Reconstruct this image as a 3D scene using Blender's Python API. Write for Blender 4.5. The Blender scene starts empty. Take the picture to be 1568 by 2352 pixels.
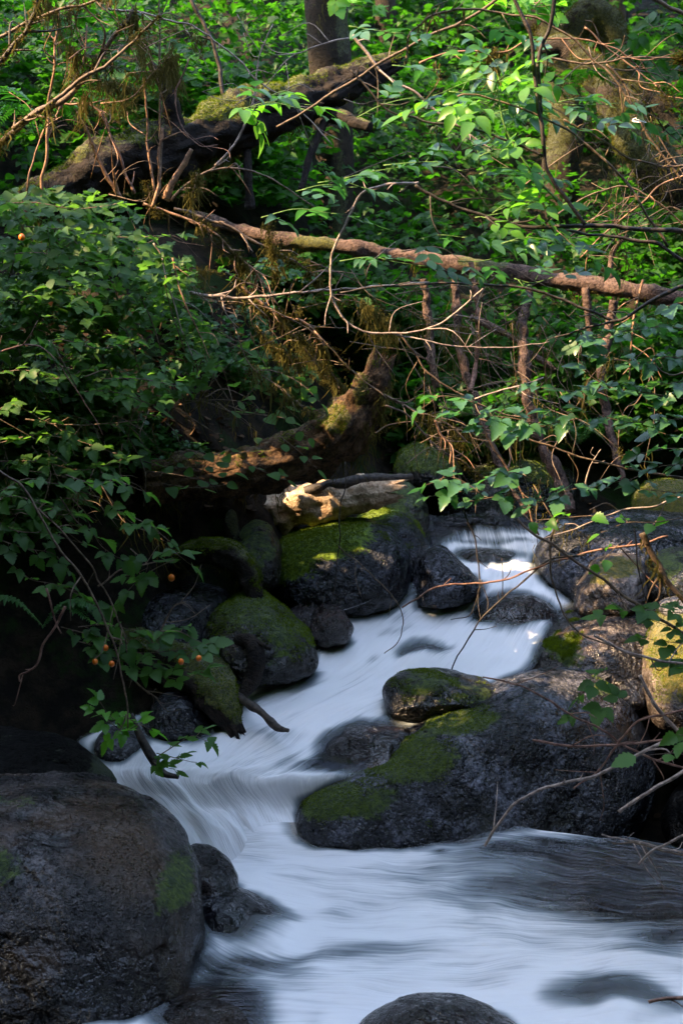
import bpy, math, random
import numpy as np
from mathutils import Vector, Matrix
random.seed(7); RNG = np.random.default_rng(7)
SC = bpy.context.scene
# ------------------------------------------------------------------ camera, sky, sun, exposure
CAMZ, PITCH, HALF = 2.2, math.radians(8), math.radians(20)
TH = math.tan(HALF)
cam_d = bpy.data.cameras.new('camera'); cam = bpy.data.objects.new('camera', cam_d); SC.collection.objects.link(cam)
cam.location = (0, 0, CAMZ); cam.rotation_euler = (math.radians(90) - PITCH, 0, 0)
cam_d.sensor_fit = 'VERTICAL'; cam_d.sensor_height = 24; cam_d.lens = 12 / TH
cam_d.clip_start = 0.05; cam_d.clip_end = 500
cam_d.dof.use_dof = True; cam_d.dof.focus_distance = 6.0; cam_d.dof.aperture_fstop = 3.2
SC.camera = cam
SUN = Vector((-0.72, -0.22, 0.66)).normalized()
w = bpy.data.worlds.new('World'); SC.world = w; w.use_nodes = True
nt = w.node_tree; bg = nt.nodes['Background']; sky = nt.nodes.new('ShaderNodeTexSky')
sky.sky_type = 'NISHITA'; sky.sun_disc = False
sky.sun_elevation = math.asin(SUN.z); sky.sun_rotation = math.atan2(SUN.x, SUN.y)
sky.air_density = 1.0; sky.dust_density = 2.5; sky.ozone_density = 0.8
hs = nt.nodes.new('ShaderNodeHueSaturation'); hs.inputs['Saturation'].default_value = .92   # thin cloud: a paler sky
nt.links.new(sky.outputs[0], hs.inputs['Color']); nt.links.new(hs.outputs[0], bg.inputs[0]); bg.inputs[1].default_value = 0.15
sl = bpy.data.lights.new('sun', 'SUN'); sl.energy = 2.7; sl.angle = math.radians(0.5); sl.color = (1.0, 0.70, 0.40)
so = bpy.data.objects.new('sun', sl); SC.collection.objects.link(so)
so.rotation_euler = SUN.to_track_quat('Z', 'Y').to_euler()
SC.view_settings.view_transform = 'Standard'; SC.view_settings.look = 'None'
SC.view_settings.exposure = 3.15; SC.view_settings.gamma = 1
SC.cycles.use_denoising = True
SC.cycles.max_bounces = 6; SC.cycles.diffuse_bounces = 3; SC.cycles.glossy_bounces = 2
SC.cycles.transmission_bounces = 3; SC.cycles.transparent_max_bounces = 8
SC.cycles.caustics_reflective = False; SC.cycles.caustics_refractive = False

# ------------------------------------------------------------------ geometry helpers
CP, SP = math.cos(PITCH), math.sin(PITCH)
def ray(px, py):
    sx = (px - 784) / 1176 * TH; sy = (1176 - py) / 1176 * TH
    return np.array([sx, CP + sy * SP, -SP + sy * CP])
def at(px, py, y):                       # world point seen at that spot of the photo, at distance y
    r = ray(px, py); r = r * (y / r[1]); return np.array([r[0], r[1], r[2] + CAMZ])
def atz(px, py, z):                      # the same, at height z
    r = ray(px, py); k = (z - CAMZ) / r[2]; return np.array([r[0] * k, r[1] * k, z])
def mpp(y): return 2 * y * TH / 2352     # metres per photo pixel at distance y
def topx(V):                             # world -> photo position
    V = np.asarray(V); dz = V[:, 2] - CAMZ
    f = V[:, 1] * CP - dz * SP; u = V[:, 1] * SP + dz * CP
    return 784 + V[:, 0] / f / TH * 1176, 1176 - u / f / TH * 1176
def _h(i, j, k, s):
    n = (i * 374761393 + j * 668265263 + k * 2147483647 + s * 1274126177) & 0xffffffff
    n = ((n ^ (n >> 13)) * 1274126177) & 0xffffffff
    n = (n ^ (n >> 16)) & 0xffff
    return n / 32767.5 - 1
def noise(V, f=1.0, s=0):
    V = np.asarray(V, float) * f + 100.0; I = np.floor(V).astype(np.int64); F = V - I; F = F * F * F * (F * (F * 6 - 15) + 10)
    r = 0
    for a in (0, 1):
        for b in (0, 1):
            for c in (0, 1):
                wgt = (F[:, 0] if a else 1 - F[:, 0]) * (F[:, 1] if b else 1 - F[:, 1]) * (F[:, 2] if c else 1 - F[:, 2])
                r = r + wgt * _h(I[:, 0] + a, I[:, 1] + b, I[:, 2] + c, s)
    return r
def fbm(V, f=1.0, o=4, s=0, g=0.5):
    r = 0; a = 1
    for k in range(o): r = r + a * noise(V, f * 2.03 ** k, s + k * 17); a *= g
    return r
def sstep(a, b, x): t = np.clip((x - a) / (b - a), 0, 1); return t * t * (3 - 2 * t)
def link(o, parent=None):
    SC.collection.objects.link(o)
    if parent is not None: o.parent = parent
    return o
def mesh(name, V, polys, mat, attrs=None, smooth=True, parent=None, uv=None):
    """polys: list of int arrays (n,k), each of one corner count"""
    V = np.asarray(V, np.float32); me = bpy.data.meshes.new(name)
    if parent is not None:
        V = V - np.array(parent.location, np.float32)
    polys = [np.asarray(p, np.int32) for p in (polys if isinstance(polys, list) else [polys]) if len(p)]
    loops = np.concatenate([p.ravel() for p in polys]); cnt = np.concatenate([np.full(len(p), p.shape[1], np.int32) for p in polys])
    me.vertices.add(len(V)); me.vertices.foreach_set('co', V.ravel())
    me.loops.add(len(loops)); me.loops.foreach_set('vertex_index', loops)
    me.polygons.add(len(cnt)); st = np.concatenate([[0], np.cumsum(cnt)[:-1]]).astype(np.int32)
    me.polygons.foreach_set('loop_start', st); me.polygons.foreach_set('loop_total', cnt)
    if smooth: me.polygons.foreach_set('use_smooth', np.ones(len(cnt), bool))
    for k, a in (attrs or {}).items():
        at_ = me.attributes.new(k, 'FLOAT', 'POINT'); at_.data.foreach_set('value', np.asarray(a, np.float32))
    if uv is not None:
        l = me.uv_layers.new(name='UVMap'); l.data.foreach_set('uv', np.asarray(uv, np.float32)[loops].ravel())
    me.update(calc_edges=True); me.validate(); me.materials.append(mat)
    o = bpy.data.objects.new(name, me); return link(o, parent)
def tag(o, label=None, cat=None, group=None, kind=None):
    if label: o['label'] = label
    if cat: o['category'] = cat
    if group: o['group'] = group
    if kind: o['kind'] = kind
    return o
def empty(name, loc):
    o = bpy.data.objects.new(name, None); o.empty_display_size = .05; o.location = [float(v) for v in loc]; return link(o)
def spline(P, n):                        # Catmull-Rom through the rows of P, n samples
    P = np.asarray(P, float); m = len(P)
    if m == 2: t = np.linspace(0, 1, n)[:, None]; return P[0] * (1 - t) + P[1] * t
    Q = np.vstack([2 * P[0] - P[1], P, 2 * P[-1] - P[-2]]); t = np.linspace(0, m - 1 - 1e-6, n); i = t.astype(int); f = (t - i)[:, None]
    a, b, c, d = Q[i], Q[i + 1], Q[i + 2], Q[i + 3]
    return .5 * (2 * b + (c - a) * f + (2 * a - 5 * b + 4 * c - d) * f ** 2 + (3 * b - a - 3 * c + d) * f ** 3)
def tube(C, R, k=8, amp=0.0, fr=8.0, seed=0, cap=True, ell=None):
    """C centres (n,3), R radii (n,) -> verts, quads, tris"""
    C = np.asarray(C); n = len(C); T = np.gradient(C, axis=0); T /= np.linalg.norm(T, axis=1)[:, None] + 1e-9
    up = np.array([0.13, -0.21, 1.0]); N = np.zeros_like(C); u = up - T[0] * (up @ T[0])
    if np.linalg.norm(u) < .2: u = np.array([1., 0, 0]) - T[0] * T[0][0]
    u /= np.linalg.norm(u)
    for i in range(n): u = u - T[i] * (u @ T[i]); u /= np.linalg.norm(u) + 1e-9; N[i] = u
    B = np.cross(T, N); a = np.linspace(0, 2 * math.pi, k, endpoint=False)
    D = N[:, None, :] * np.cos(a)[None, :, None] + B[:, None, :] * np.sin(a)[None, :, None]
    V = C[:, None, :] + D * np.asarray(R)[:, None, None]
    if amp:
        f = V.reshape(-1, 3); d = fbm(f, fr, 3, seed).reshape(n, k) * amp; V = V + D * (np.asarray(R)[:, None] * d)[..., None]
    V = V.reshape(-1, 3); i = np.arange(n - 1)[:, None] * k; j = np.arange(k)[None, :]; j2 = (j + 1) % k
    Q = np.stack([i + j, i + j2, i + k + j2, i + k + j], -1).reshape(-1, 4); tr = []
    if cap:
        V = np.vstack([V, C[0], C[-1]]); c0, c1 = n * k, n * k + 1
        tr = [[c0, (q + 1) % k, q] for q in range(k)] + [[c1, (n - 1) * k + q, (n - 1) * k + (q + 1) % k] for q in range(k)]
    return V, Q, np.array(tr, np.int32).reshape(-1, 3)
class Bld:                               # joins many shapes into ONE mesh
    def __init__(s): s.V = []; s.Q = []; s.T = []; s.A = []; s.n = 0
    def add(s, V, Q, T=None, a=0.5):
        s.V.append(V)
        if len(Q): s.Q.append(np.asarray(Q) + s.n)
        if T is not None and len(T): s.T.append(np.asarray(T) + s.n)
        s.A.append(np.full(len(V), a) if np.isscalar(a) else a); s.n += len(V)
    def build(s, name, mat, parent=None, extra=None):
        if not s.n: return None
        pol = ([np.vstack(s.Q)] if s.Q else []) + ([np.vstack(s.T)] if s.T else [])
        return mesh(name, np.vstack(s.V), pol, mat, {'tone': np.concatenate(s.A)}, parent=parent)

# ------------------------------------------------------------------ materials
class NT:
    def __init__(s, name):
        s.m = bpy.data.materials.new(name); s.m.use_nodes = True; s.t = s.m.node_tree; s.t.nodes.clear()
        s.out = s.t.nodes.new('ShaderNodeOutputMaterial')
    def n(s, ty, ins=None, **kw):
        nd = s.t.nodes.new('ShaderNode' + ty)
        for k, v in kw.items(): setattr(nd, k, v)
        for k, v in (ins or {}).items():
            sock = nd.inputs[k]
            if isinstance(v, bpy.types.NodeSocket): s.t.links.new(v, sock)
            else:
                if isinstance(v, tuple) and len(v) == 3 and sock.type == 'RGBA': v = v + (1,)
                sock.default_value = v
        return nd
    def math(s, op, a, b=0.0, clamp=False):
        return s.n('Math', {0: a, 1: b}, operation=op, use_clamp=clamp).outputs[0]
    def rng(s, v, a, b, c=0.0, d=1.0, sm=True):
        return s.n('MapRange', {0: v, 1: a, 2: b, 3: c, 4: d}, interpolation_type='SMOOTHSTEP' if sm else 'LINEAR').outputs[0]
    def mix(s, f, a, b):
        nd = s.n('Mix', {0: f}, data_type='RGBA')
        for i, v in ((6, a), (7, b)):
            if isinstance(v, bpy.types.NodeSocket): s.t.links.new(v, nd.inputs[i])
            else: nd.inputs[i].default_value = v + (1,)
        return nd.outputs[2]
    def noise(s, sc, det=5, rough=.6, vec=None, dist=0.0):
        ins = {'Scale': sc, 'Detail': det, 'Roughness': rough, 'Distortion': dist}
        if vec is not None: ins['Vector'] = vec
        else: ins['Vector'] = s.co()
        return s.n('TexNoise', ins).outputs[0]
    def co(s):
        if not hasattr(s, '_c'): s._c = s.n('NewGeometry')
        return s._c.outputs['Position']
    def attr(s, name): return s.n('Attribute', attribute_name=name).outputs['Fac']
    def bump(s, h, st, d, nrm=None):
        ins = {'Height': h, 'Strength': st, 'Distance': d}
        if nrm is not None: ins['Normal'] = nrm
        return s.n('Bump', ins).outputs[0]
    def done(s, sh): s.t.links.new(sh, s.out.inputs[0]); return s.m
    def pbsdf(s, **k):
        names = {'col': 'Base Color', 'rough': 'Roughness', 'nrm': 'Normal', 'spec': 'Specular IOR Level', 'coat': 'Coat Weight', 'coatr': 'Coat Roughness', 'sheen': 'Sheen Weight'}
        return s.n('BsdfPrincipled', {names[a]: b for a, b in k.items()}).outputs[0]

def leaf_mat(name, c1, c2, tr, rough=.38, trf=.42, spec=.5):
    m = NT(name); t = m.attr('tone'); n = m.noise(30, 2, .5)
    col = m.mix(t, c1, c2); col = m.mix(m.math('MULTIPLY', n, .35), col, tuple(v * .6 for v in c1))
    a = m.pbsdf(col=col, rough=rough, spec=spec)
    b = m.n('BsdfTranslucent', {'Color': m.mix(t, tuple(v * .75 for v in tr), tr)}).outputs[0]
    return m.done(m.n('MixShader', {0: trf, 1: a, 2: b}).outputs[0])
M_FUZZB = leaf_mat('brown_moss_blades', (.03, .034, .005), (.13, .13, .02), (.11, .11, .015), .9, .25, .1)
M_FUZZ = leaf_mat('moss_blades', (.05, .09, .006), (.19, .26, .015), (.18, .26, .01), .9, .3, .1)
def rock_mat(name, dark, light, rough=.42, moss1=(.022, .05, .005), moss2=(.11, .165, .014), spec=.5, sc=1.0, brown=None):
    m = NT(name); n1 = m.noise(5 * sc, 6, .65); n2 = m.noise(38 * sc, 4, .7); n3 = m.noise(120 * sc, 2, .6)
    vo = m.n('TexVoronoi', {'Vector': m.co(), 'Scale': 60 * sc}).outputs[0]
    spk = m.math('ADD', m.math('MULTIPLY', n2, .6), m.math('MULTIPLY', n3, .4))
    f = m.rng(m.math('ADD', m.math('MULTIPLY', n1, .55), m.math('MULTIPLY', spk, .6)), .53, .74)
    col = m.mix(f, dark, light)
    if brown: col = m.mix(m.rng(m.noise(3.1 * sc, 3, .5), .48, .66), col, brown)
    h = m.math('ADD', m.math('MULTIPLY', n2, .7), m.math('ADD', m.math('MULTIPLY', n3, .25), m.math('MULTIPLY', m.rng(vo, .0, .45), .3)))
    n4 = m.noise(17 * sc, 4, .75); wet = m.attr('wet'); col = m.mix(m.math('MULTIPLY', wet, .72), col, tuple(v * .5 for v in dark))  # wet waterline; where the band is raised it also paints shade
    msk = m.rng(m.noise(3.3 * sc, 4, .6), .42, .6, .25, 1.0); crk = m.n('TexVoronoi', {'Vector': m.n('VectorMath', {0: m.co(), 1: m.n('TexNoise', {'Vector': m.co(), 'Scale': 6.0, 'Detail': 4.0}).outputs['Color']}, operation='ADD').outputs[0], 'Scale': 3.2 * sc}, feature='DISTANCE_TO_EDGE').outputs[0]
    ck = m.rng(crk, 0.0, .025); bn = m.bump(n1, .5, .06); bn = m.bump(m.math('MULTIPLY', n4, msk), .6, .05, bn); bn = m.bump(ck, .5, .015, bn); bn = m.bump(m.math('MULTIPLY', h, msk), 1.0, .03, bn)
    ms = m.math('MULTIPLY', m.attr('moss'), 1.3); mn = m.noise(14, 5, .7); mn = m.math('ADD', m.math('MULTIPLY', mn, 1.0), m.math('ADD', m.math('MULTIPLY', m.noise(4.5, 4, .6), 1.0), m.math('MULTIPLY', m.noise(60, 3, .7), .7))); mf = m.rng(m.math('ADD', ms, m.math('SUBTRACT', mn, 1.35)), .42, .62)
    mc = m.mix(m.rng(m.noise(45, 3, .6), .35, .68), moss1, moss2)
    mb = m.bump(m.math('ADD', m.noise(90, 4, .8), m.math('MULTIPLY', m.noise(24, 3, .6), .9)), 1.0, .03)
    a = m.pbsdf(col=col, rough=m.math('MULTIPLY', m.rng(n2, .3, .7, rough - .14, rough + .14), m.rng(wet, 0, 1, 1, .45, False)), nrm=bn, spec=spec)
    b = m.pbsdf(col=mc, rough=.95, nrm=mb, spec=.15, sheen=.15)
    return m.done(m.n('MixShader', {0: mf, 1: a, 2: b}).outputs[0])
R_GREY = rock_mat('grey_granite', (.005, .0055, .008), (.155, .16, .205), .25)
R_WET = rock_mat('wet_dark_rock', (.004, .004, .006), (.035, .036, .048), .22, spec=.7)
R_TAN = rock_mat('grey_brown_granite', (.006, .005, .006), (.135, .115, .112), .26, brown=(.075, .048, .032))
R_RED = rock_mat('wet_red_rock', (.010, .005, .005), (.06, .032, .028), .2, spec=.8)
R_BED = rock_mat('brown_stream_bed_rock', (.03, .018, .011), (.15, .09, .06), .4)
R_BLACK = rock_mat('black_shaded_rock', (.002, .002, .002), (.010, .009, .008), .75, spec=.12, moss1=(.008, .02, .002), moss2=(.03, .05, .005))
R_PALE = rock_mat('pale_granite', (.06, .06, .068), (.22, .21, .23), .5)
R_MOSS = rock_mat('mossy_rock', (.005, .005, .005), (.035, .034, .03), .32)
R_LIME = rock_mat('bright_mossy_rock', (.006, .007, .010), (.10, .105, .14), .3, moss1=(.07, .14, .006), moss2=(.26, .40, .012))
R_YEL = rock_mat('yellow_mossy_rock', (.05, .04, .035), (.24, .19, .17), .4, moss1=(.09, .10, .01), moss2=(.22, .18, .02))

def wood_mat(name, dark, light, moss1=(.04, .05, .008), moss2=(.15, .15, .02), rough=.8, sc=1.0, st=.9):
    m = NT(name); tc = m.n('TexCoord').outputs['Object']
    n1 = m.noise(14 * sc, 6, .7); n2 = m.noise(70 * sc, 3, .7); tone = m.attr('tone')
    f = m.rng(m.math('ADD', m.math('MULTIPLY', n1, .6), m.math('MULTIPLY', n2, .4)), .36, .66)
    col = m.mix(f, dark, light)
    mf = m.rng(m.math('ADD', m.attr('moss'), m.math('MULTIPLY', m.math('SUBTRACT', m.noise(22, 5, .7), .5), .9)), .42, .6)
    mc = m.mix(m.rng(m.noise(60, 3, .7), .35, .65), moss1, moss2)
    bn = m.bump(m.math('ADD', n1, m.math('MULTIPLY', n2, .5)), st, .03)
    mb = m.bump(m.noise(80, 4, .8), 1.0, .035)
    a = m.pbsdf(col=col, rough=rough, nrm=bn, spec=.3); b = m.pbsdf(col=mc, rough=.97, nrm=mb, spec=.1, sheen=.2)
    return m.done(m.n('MixShader', {0: mf, 1: a, 2: b}).outputs[0])
W_DARK = wood_mat('dark_rotten_wood', (.004, .003, .003), (.028, .018, .012), (.04, .055, .006), (.17, .18, .02))
W_BARK = wood_mat('red_brown_bark', (.028, .017, .014), (.18, .115, .09))
W_MOSS = wood_mat('mossed_bark', (.008, .006, .004), (.045, .03, .018), (.026, .03, .005), (.095, .10, .016))
W_STUMP = wood_mat('orange_brown_broken_wood', (.012, .007, .004), (.17, .095, .047), (.05, .045, .008), (.24, .20, .03))
W_DRIFT = wood_mat('bare_driftwood', (.28, .17, .09), (.78, .60, .42), rough=.7, sc=.9, st=.7)
def twig_mat(name, a, b, rough=.6):
    m = NT(name); col = m.mix(m.rng(m.noise(40, 4, .7), .35, .65), a, b)
    return m.done(m.pbsdf(col=col, rough=rough, nrm=m.bump(m.noise(160, 2, .6), .6, .004), spec=.35))
T_PALE = twig_mat('pale_dead_twig', (.16, .12, .10), (.42, .33, .28))
T_RED = twig_mat('reddish_twig', (.11, .05, .035), (.30, .17, .12))
T_DARK = twig_mat('dark_twig', (.018, .014, .012), (.07, .055, .045))
T_BROWN = twig_mat('brown_twig', (.07, .045, .03), (.20, .14, .09))
T_WARM = twig_mat('orange_brown_stem', (.15, .08, .045), (.38, .22, .135))
T_GREEN = twig_mat('green_stem', (.06, .14, .03), (.16, .28, .07))
L_BACK = leaf_mat('forest_leaf', (.007, .032, .004), (.032, .11, .008), (.065, .30, .010), .5, .42, .3)
L_SALM = leaf_mat('bramble_leaf', (.013, .05, .012), (.065, .15, .03), (.16, .40, .04), .52, .42, .3)
L_ELD = leaf_mat('elder_leaf', (.03, .10, .04), (.06, .17, .06), (.09, .34, .05), .34, .36, .6)
L_BRIGHT = leaf_mat('young_leaf', (.06, .20, .02), (.12, .32, .03), (.20, .62, .03), .4, .5)
L_VINE = leaf_mat('small_vine_leaf', (.02, .085, .015), (.05, .15, .03), (.07, .26, .03))
L_CAN = leaf_mat('canopy_leaf', (.02, .07, .01), (.05, .13, .02), (.08, .22, .02))
M_HANG = leaf_mat('hanging_moss', (.07, .065, .014), (.16, .14, .04), (.15, .13, .03), .9, .35, .1)
L_LITTER = leaf_mat('dead_leaf', (.03, .018, .01), (.13, .08, .045), (.08, .04, .02), .8, .2, .2)
L_DRY = leaf_mat('dry_leaf', (.30, .15, .08), (.50, .30, .2), (.3, .16, .08), .7, .3)

def ground_mat():
    m = NT('forest_soil'); f = m.rng(m.noise(9, 6, .7), .38, .66); col = m.mix(f, (.008, .007, .005), (.045, .032, .02))
    mf = m.rng(m.noise(2.2, 5, .7), .52, .62); col = m.mix(mf, col, (.02, .045, .008))
    return m.done(m.pbsdf(col=col, rough=.9, nrm=m.bump(m.noise(28, 6, .8), 1.0, .06), spec=.2))
def water_mat():
    m = NT('stream_water'); uv = m.n('UVMap').outputs[0]
    mp = m.n('Mapping', {'Vector': uv, 'Scale': (1.7, 26, 1)}).outputs[0]; mp2 = m.n('Mapping', {'Vector': uv, 'Scale': (2.6, 130, 1)}).outputs[0]
    mp3 = m.n('Mapping', {'Vector': uv, 'Scale': (1.6, 6, 1)}).outputs[0]
    n1 = m.noise(1, 4, .55, mp, .6); n2 = m.noise(1, 3, .5, mp2, .3); n3 = m.noise(1, 4, .5, mp3, 1.0)
    n = m.math('ADD', m.math('MULTIPLY', n1, .40), m.math('ADD', m.math('MULTIPLY', n2, .3), m.math('MULTIPLY', n3, .30)))
    foam = m.attr('foam'); f = m.rng(m.math('ADD', foam, m.math('MULTIPLY', m.math('SUBTRACT', n, .5), 1.5)), .06, .93)
    f = m.math('MULTIPLY', f, m.attr('edge'))
    nb = m.bump(n, .35, .05)
    fc = m.mix(m.rng(f, .35, .95), (.54, .61, .66), (.93, .92, .93))
    white = m.pbsdf(col=fc, rough=.6, nrm=nb, spec=.3)
    tra = m.n('BsdfTranslucent', {'Color': (.8, .84, .88), 'Normal': nb}).outputs[0]
    white = m.n('MixShader', {0: .06, 1: white, 2: tra}).outputs[0]
    gl = m.n('BsdfGlossy', {'Color': (.9, .93, 1), 'Roughness': .22, 'Normal': m.bump(n, .6, .05)}).outputs[0]
    tp = m.n('BsdfTransparent', {'Color': (.66, .60, .52)}).outputs[0]
    fr = m.n('Fresnel', {'IOR': 1.33}).outputs[0]
    clear = m.n('MixShader', {0: m.math('MULTIPLY', fr, 1.0, True), 1: tp, 2: gl}).outputs[0]
    return m.done(m.n('MixShader', {0: f, 1: clear, 2: white}).outputs[0])
M_GROUND = ground_mat(); M_WATER = water_mat()

# ------------------------------------------------------------------ water
UP = [ # five streamlines, left bank to right bank, and the height of the surface
 ([(940,1178),(1000,1178),(1080,1178),(1170,1178),(1320,1178)], 1.06),
 ([(900,1195),(1000,1197),(1080,1198),(1170,1198),(1320,1195)], 1.02),
 ([(930,1240),(1010,1240),(1090,1238),(1180,1240),(1320,1240)], .93),
 ([(900,1300),(1010,1290),(1100,1290),(1190,1290),(1330,1290)], .86),
 ([(860,1370),(970,1350),(1080,1345),(1180,1345),(1330,1340)], .80),
 ([(700,1425),(850,1410),(1020,1400),(1150,1400),(1330,1400)], .70),
 ([(640,1480),(780,1470),(930,1465),(1080,1470),(1270,1470)], .62),
 ([(560,1540),(710,1530),(870,1525),(1020,1525),(1230,1530)], .55),
 ([(470,1590),(620,1590),(780,1585),(920,1590),(1170,1590)], .47),
 ([(330,1640),(500,1650),(660,1645),(790,1650),(1020,1650)], .40),
 ([(180,1690),(380,1705),(560,1712),(710,1717),(960,1717)], .33),
 ([(190,1735),(350,1747),(500,1752),(630,1757),(900,1757)], .302),
 ([(200,1775),(335,1783),(462,1786),(580,1790),(860,1795)], .258),
 ([(255,1850),(390,1850),(508,1850),(618,1850),(850,1850)], .15),
 ([(330,1910),(450,1910),(550,1910),(645,1910),(840,1910)], .07),
 ([(380,1990),(490,1990),(590,1990),(670,1990),(820,1985)], -.04)]
UPW = np.array([[atz(x, y, z) for (x, y) in r] for r, z in UP])          # (14,5,3)
LOW = [ # lines from the back (under the big boulder) to the front
 [(560,1900,.08),(760,1890,.09),(950,1885,.10),(1150,1890,.11),(1350,1915,.12),(1560,1945,.12),(1900,1990,.12)],
 [(560,1945,.03),(750,1955,.05),(950,1962,.07),(1150,1965,.09),(1350,1985,.10),(1560,2015,.09),(1900,2060,.09)],
 [(500,1985,0),(720,2010,.02),(930,2035,.04),(1120,2050,.05),(1320,2070,.05),(1560,2085,.05),(1900,2110,.05)],
 [(440,2030,0),(640,2090,.0),(850,2120,.0),(1080,2125,.0),(1300,2130,.0),(1560,2125,.0),(1900,2150,.0)],
 [(380,2080,0),(540,2180,-.01),(760,2220,-.02),(1040,2220,-.03),(1300,2210,-.04),(1560,2200,-.05),(1900,2200,-.05)],
 [(300,2150,0),(430,2290,-.03),(660,2310,-.05),(1000,2310,-.06),(1300,2300,-.07),(1560,2290,-.08),(1900,2290,-.08)],
 [(150,2300,-.03),(250,2480,-.06),(600,2520,-.09),(1000,2520,-.1),(1300,2500,-.1),(1600,2500,-.1),(2100,2500,-.1)]]
LOWW = np.array([[atz(*p) for p in r] for r in LOW])
def refine(G, a, b):
    n, m, _ = G.shape; H = np.stack([spline(G[:, j], a) for j in range(m)], 1)
    return np.stack([spline(H[i], b) for i in range(a)], 0)
DARKS = [(1400,1945,340,42,1.0),(1600,1985,230,50,.8),(1080,1180,300,32,1.4),(1000,1225,60,14,.6), # thin water over rock: centre x, y, radii, how much foam is missing (photo positions)
 (1330,2035,330,60,.66),(1490,2085,180,40,.6),(540,2215,120,40,.75),(520,2300,140,50,.7),(1400,2262,150,36,.5),(1540,2150,110,26,.55),(1480,2190,130,16,.4),
 (1175,1415,95,45,.95),(975,1503,60,22,.85),(1110,1275,60,14,.75),(850,1720,110,48,.95),(380,1690,60,12,.2),(905,1450,50,16,.3),(1010,1955,20,8,.3),
 (760,1745,70,26,.6),(450,1830,110,60,.12),(600,1850,60,60,.12),(720,1760,70,20,.5),(700,2100,100,20,.22),(560,2130,60,22,.3),(740,2190,120,16,.28),
 (860,1510,60,14,.2),(930,1420,60,20,.35),(640,1690,120,14,.2),(900,2180,90,14,.2),(330,1780,60,40,.15),(1130,1240,140,8,.4)]
BUMPS = [(1185,1440,.05,.22,.12),(985,1518,.03,.14,.07),(1400,2290,.04,.26,.12)]
from mathutils.bvhtree import BVHTree
BVH = None
def water(name, G, a, b, ulen, flowaxis, amp, label):
    W = refine(G, a, b); V = W.reshape(-1, 3)
    px, py = topx(V); foam = np.full(len(V), .86 if flowaxis == 0 else .80)
    for (cx, cy, rx, ry, s) in DARKS: foam -= s * np.exp(-(((px - cx) / rx) ** 2 + ((py - cy) / ry) ** 2))
    for (cx, cy, h, rx, ry) in BUMPS:
        c = atz(cx, cy, 0.0 if cy > 1960 else np.interp(cy, [1240,1345,1470,1590,1720], [.93,.8,.62,.47,.34]))
        V[:, 2] += h * np.exp(-(((V[:, 0] - c[0]) / rx) ** 2 + ((V[:, 1] - c[1]) / ry) ** 2))
    uu, vv = np.meshgrid(np.linspace(0, 1, b), np.linspace(0, 1, a)); U = np.stack([vv * ulen, uu], -1) if flowaxis == 0 else np.stack([uu * ulen, vv], -1)
    U = U.reshape(-1, 2); q = np.stack([U[:, 0] * 3, U[:, 1] * 22, U[:, 0] * 0], -1)
    V[:, 2] += fbm(np.stack([U[:, 0] * 2.6, U[:, 1] * 9, U[:, 0] * 0], -1), 1, 2, 33) * amp * 3.4 + fbm(q, 1, 3, 5) * amp + fbm(np.stack([U[:, 0] * 4, U[:, 1] * 6, U[:, 0] * 0], -1), 1, 2, 9) * amp * 1.6
    e = np.minimum(uu, 1 - uu) if flowaxis == 0 else uu * 0 + 1; edge = sstep(0, .05, e.ravel())
    dist = np.array([(lambda h: h[3] if h[3] is not None else 9)(BVH.find_nearest(Vector(v), .3)) for v in V]); nz = fbm(q * [.8, .5, 1], 1, 3, 21)
    edge = edge * (.12 + .88 * sstep(-.006, .055 + .03 * nz, dist)); foam = foam + .22 * np.exp(-((dist - .09) / .05) ** 2) * (py > 1300)
    I = np.arange(a * b).reshape(a, b); Q = np.stack([I[:-1, :-1], I[:-1, 1:], I[1:, 1:], I[1:, :-1]], -1).reshape(-1, 4)
    if flowaxis == 0: Q = Q[:, ::-1]
    else: Q = Q[:, ::-1]
    o = mesh(name, V, Q, M_WATER, {'foam': foam, 'edge': edge}, uv=U); tag(o, kind='structure')
    return o
# ------------------------------------------------------------------ ground (channel, banks, hillside)
YS = np.array([3, 4.2, 5.0] + [float(UPW[i, 2, 1]) for i in range(14, -1, -1)] + [9.0, 12.0])
_k = list(range(14, -1, -1))
LX = np.array([-.8, -.75, -.75] + [float(UPW[i, 0, 0]) for i in _k] + [.6, .6])
RX = np.array([3.5, 3.5, 3.2] + [max(float(UPW[i, 4, 0]), 2.6 if i > 7 else 0) for i in _k] + [2.0, 2.0])
ZB = np.array([-.2, -.2, -.2] + [UP[i][1] - .16 for i in _k] + [1.0, 1.2])
EX = np.array([3.5, 3.5, .2] + [float(UPW[i, 3, 0]) + .12 for i in _k] + [2.0, 2.0])
o_ = np.argsort(YS); EX = EX[o_]; YS, LX, RX, ZB = YS[o_], LX[o_], RX[o_], ZB[o_]
def ground_z(x, y):
    z = np.interp(y, YS, ZB); l = np.interp(y, YS, LX); r = np.interp(y, YS, RX)
    e = np.interp(y, YS, EX); z = z + (np.interp(y - .7, YS, ZB) - z) * sstep(e - .15, e + .3, x)
    dl = np.clip(l - x, 0, 99); dr = np.clip(x - r, 0, 99)
    hl = .25 + 1.35 * sstep(5.6, 7.0, y); z = z + hl * sstep(0, 1.5, dl) + .35 * sstep(0, 1.6, dr) * sstep(5, 7, y)
    z = z + .06 * np.clip(dl - 1.5, 0, 20) + .05 * np.clip(dr - 1.5, 0, 20)
    z = z + np.where(y > 8.6, (y - 8.6) * .42 - .6 * sstep(30, 60, y) * (y - 30) * .4, 0)
    return np.where(y < 3, z + (3 - y) * .1, z)
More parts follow.
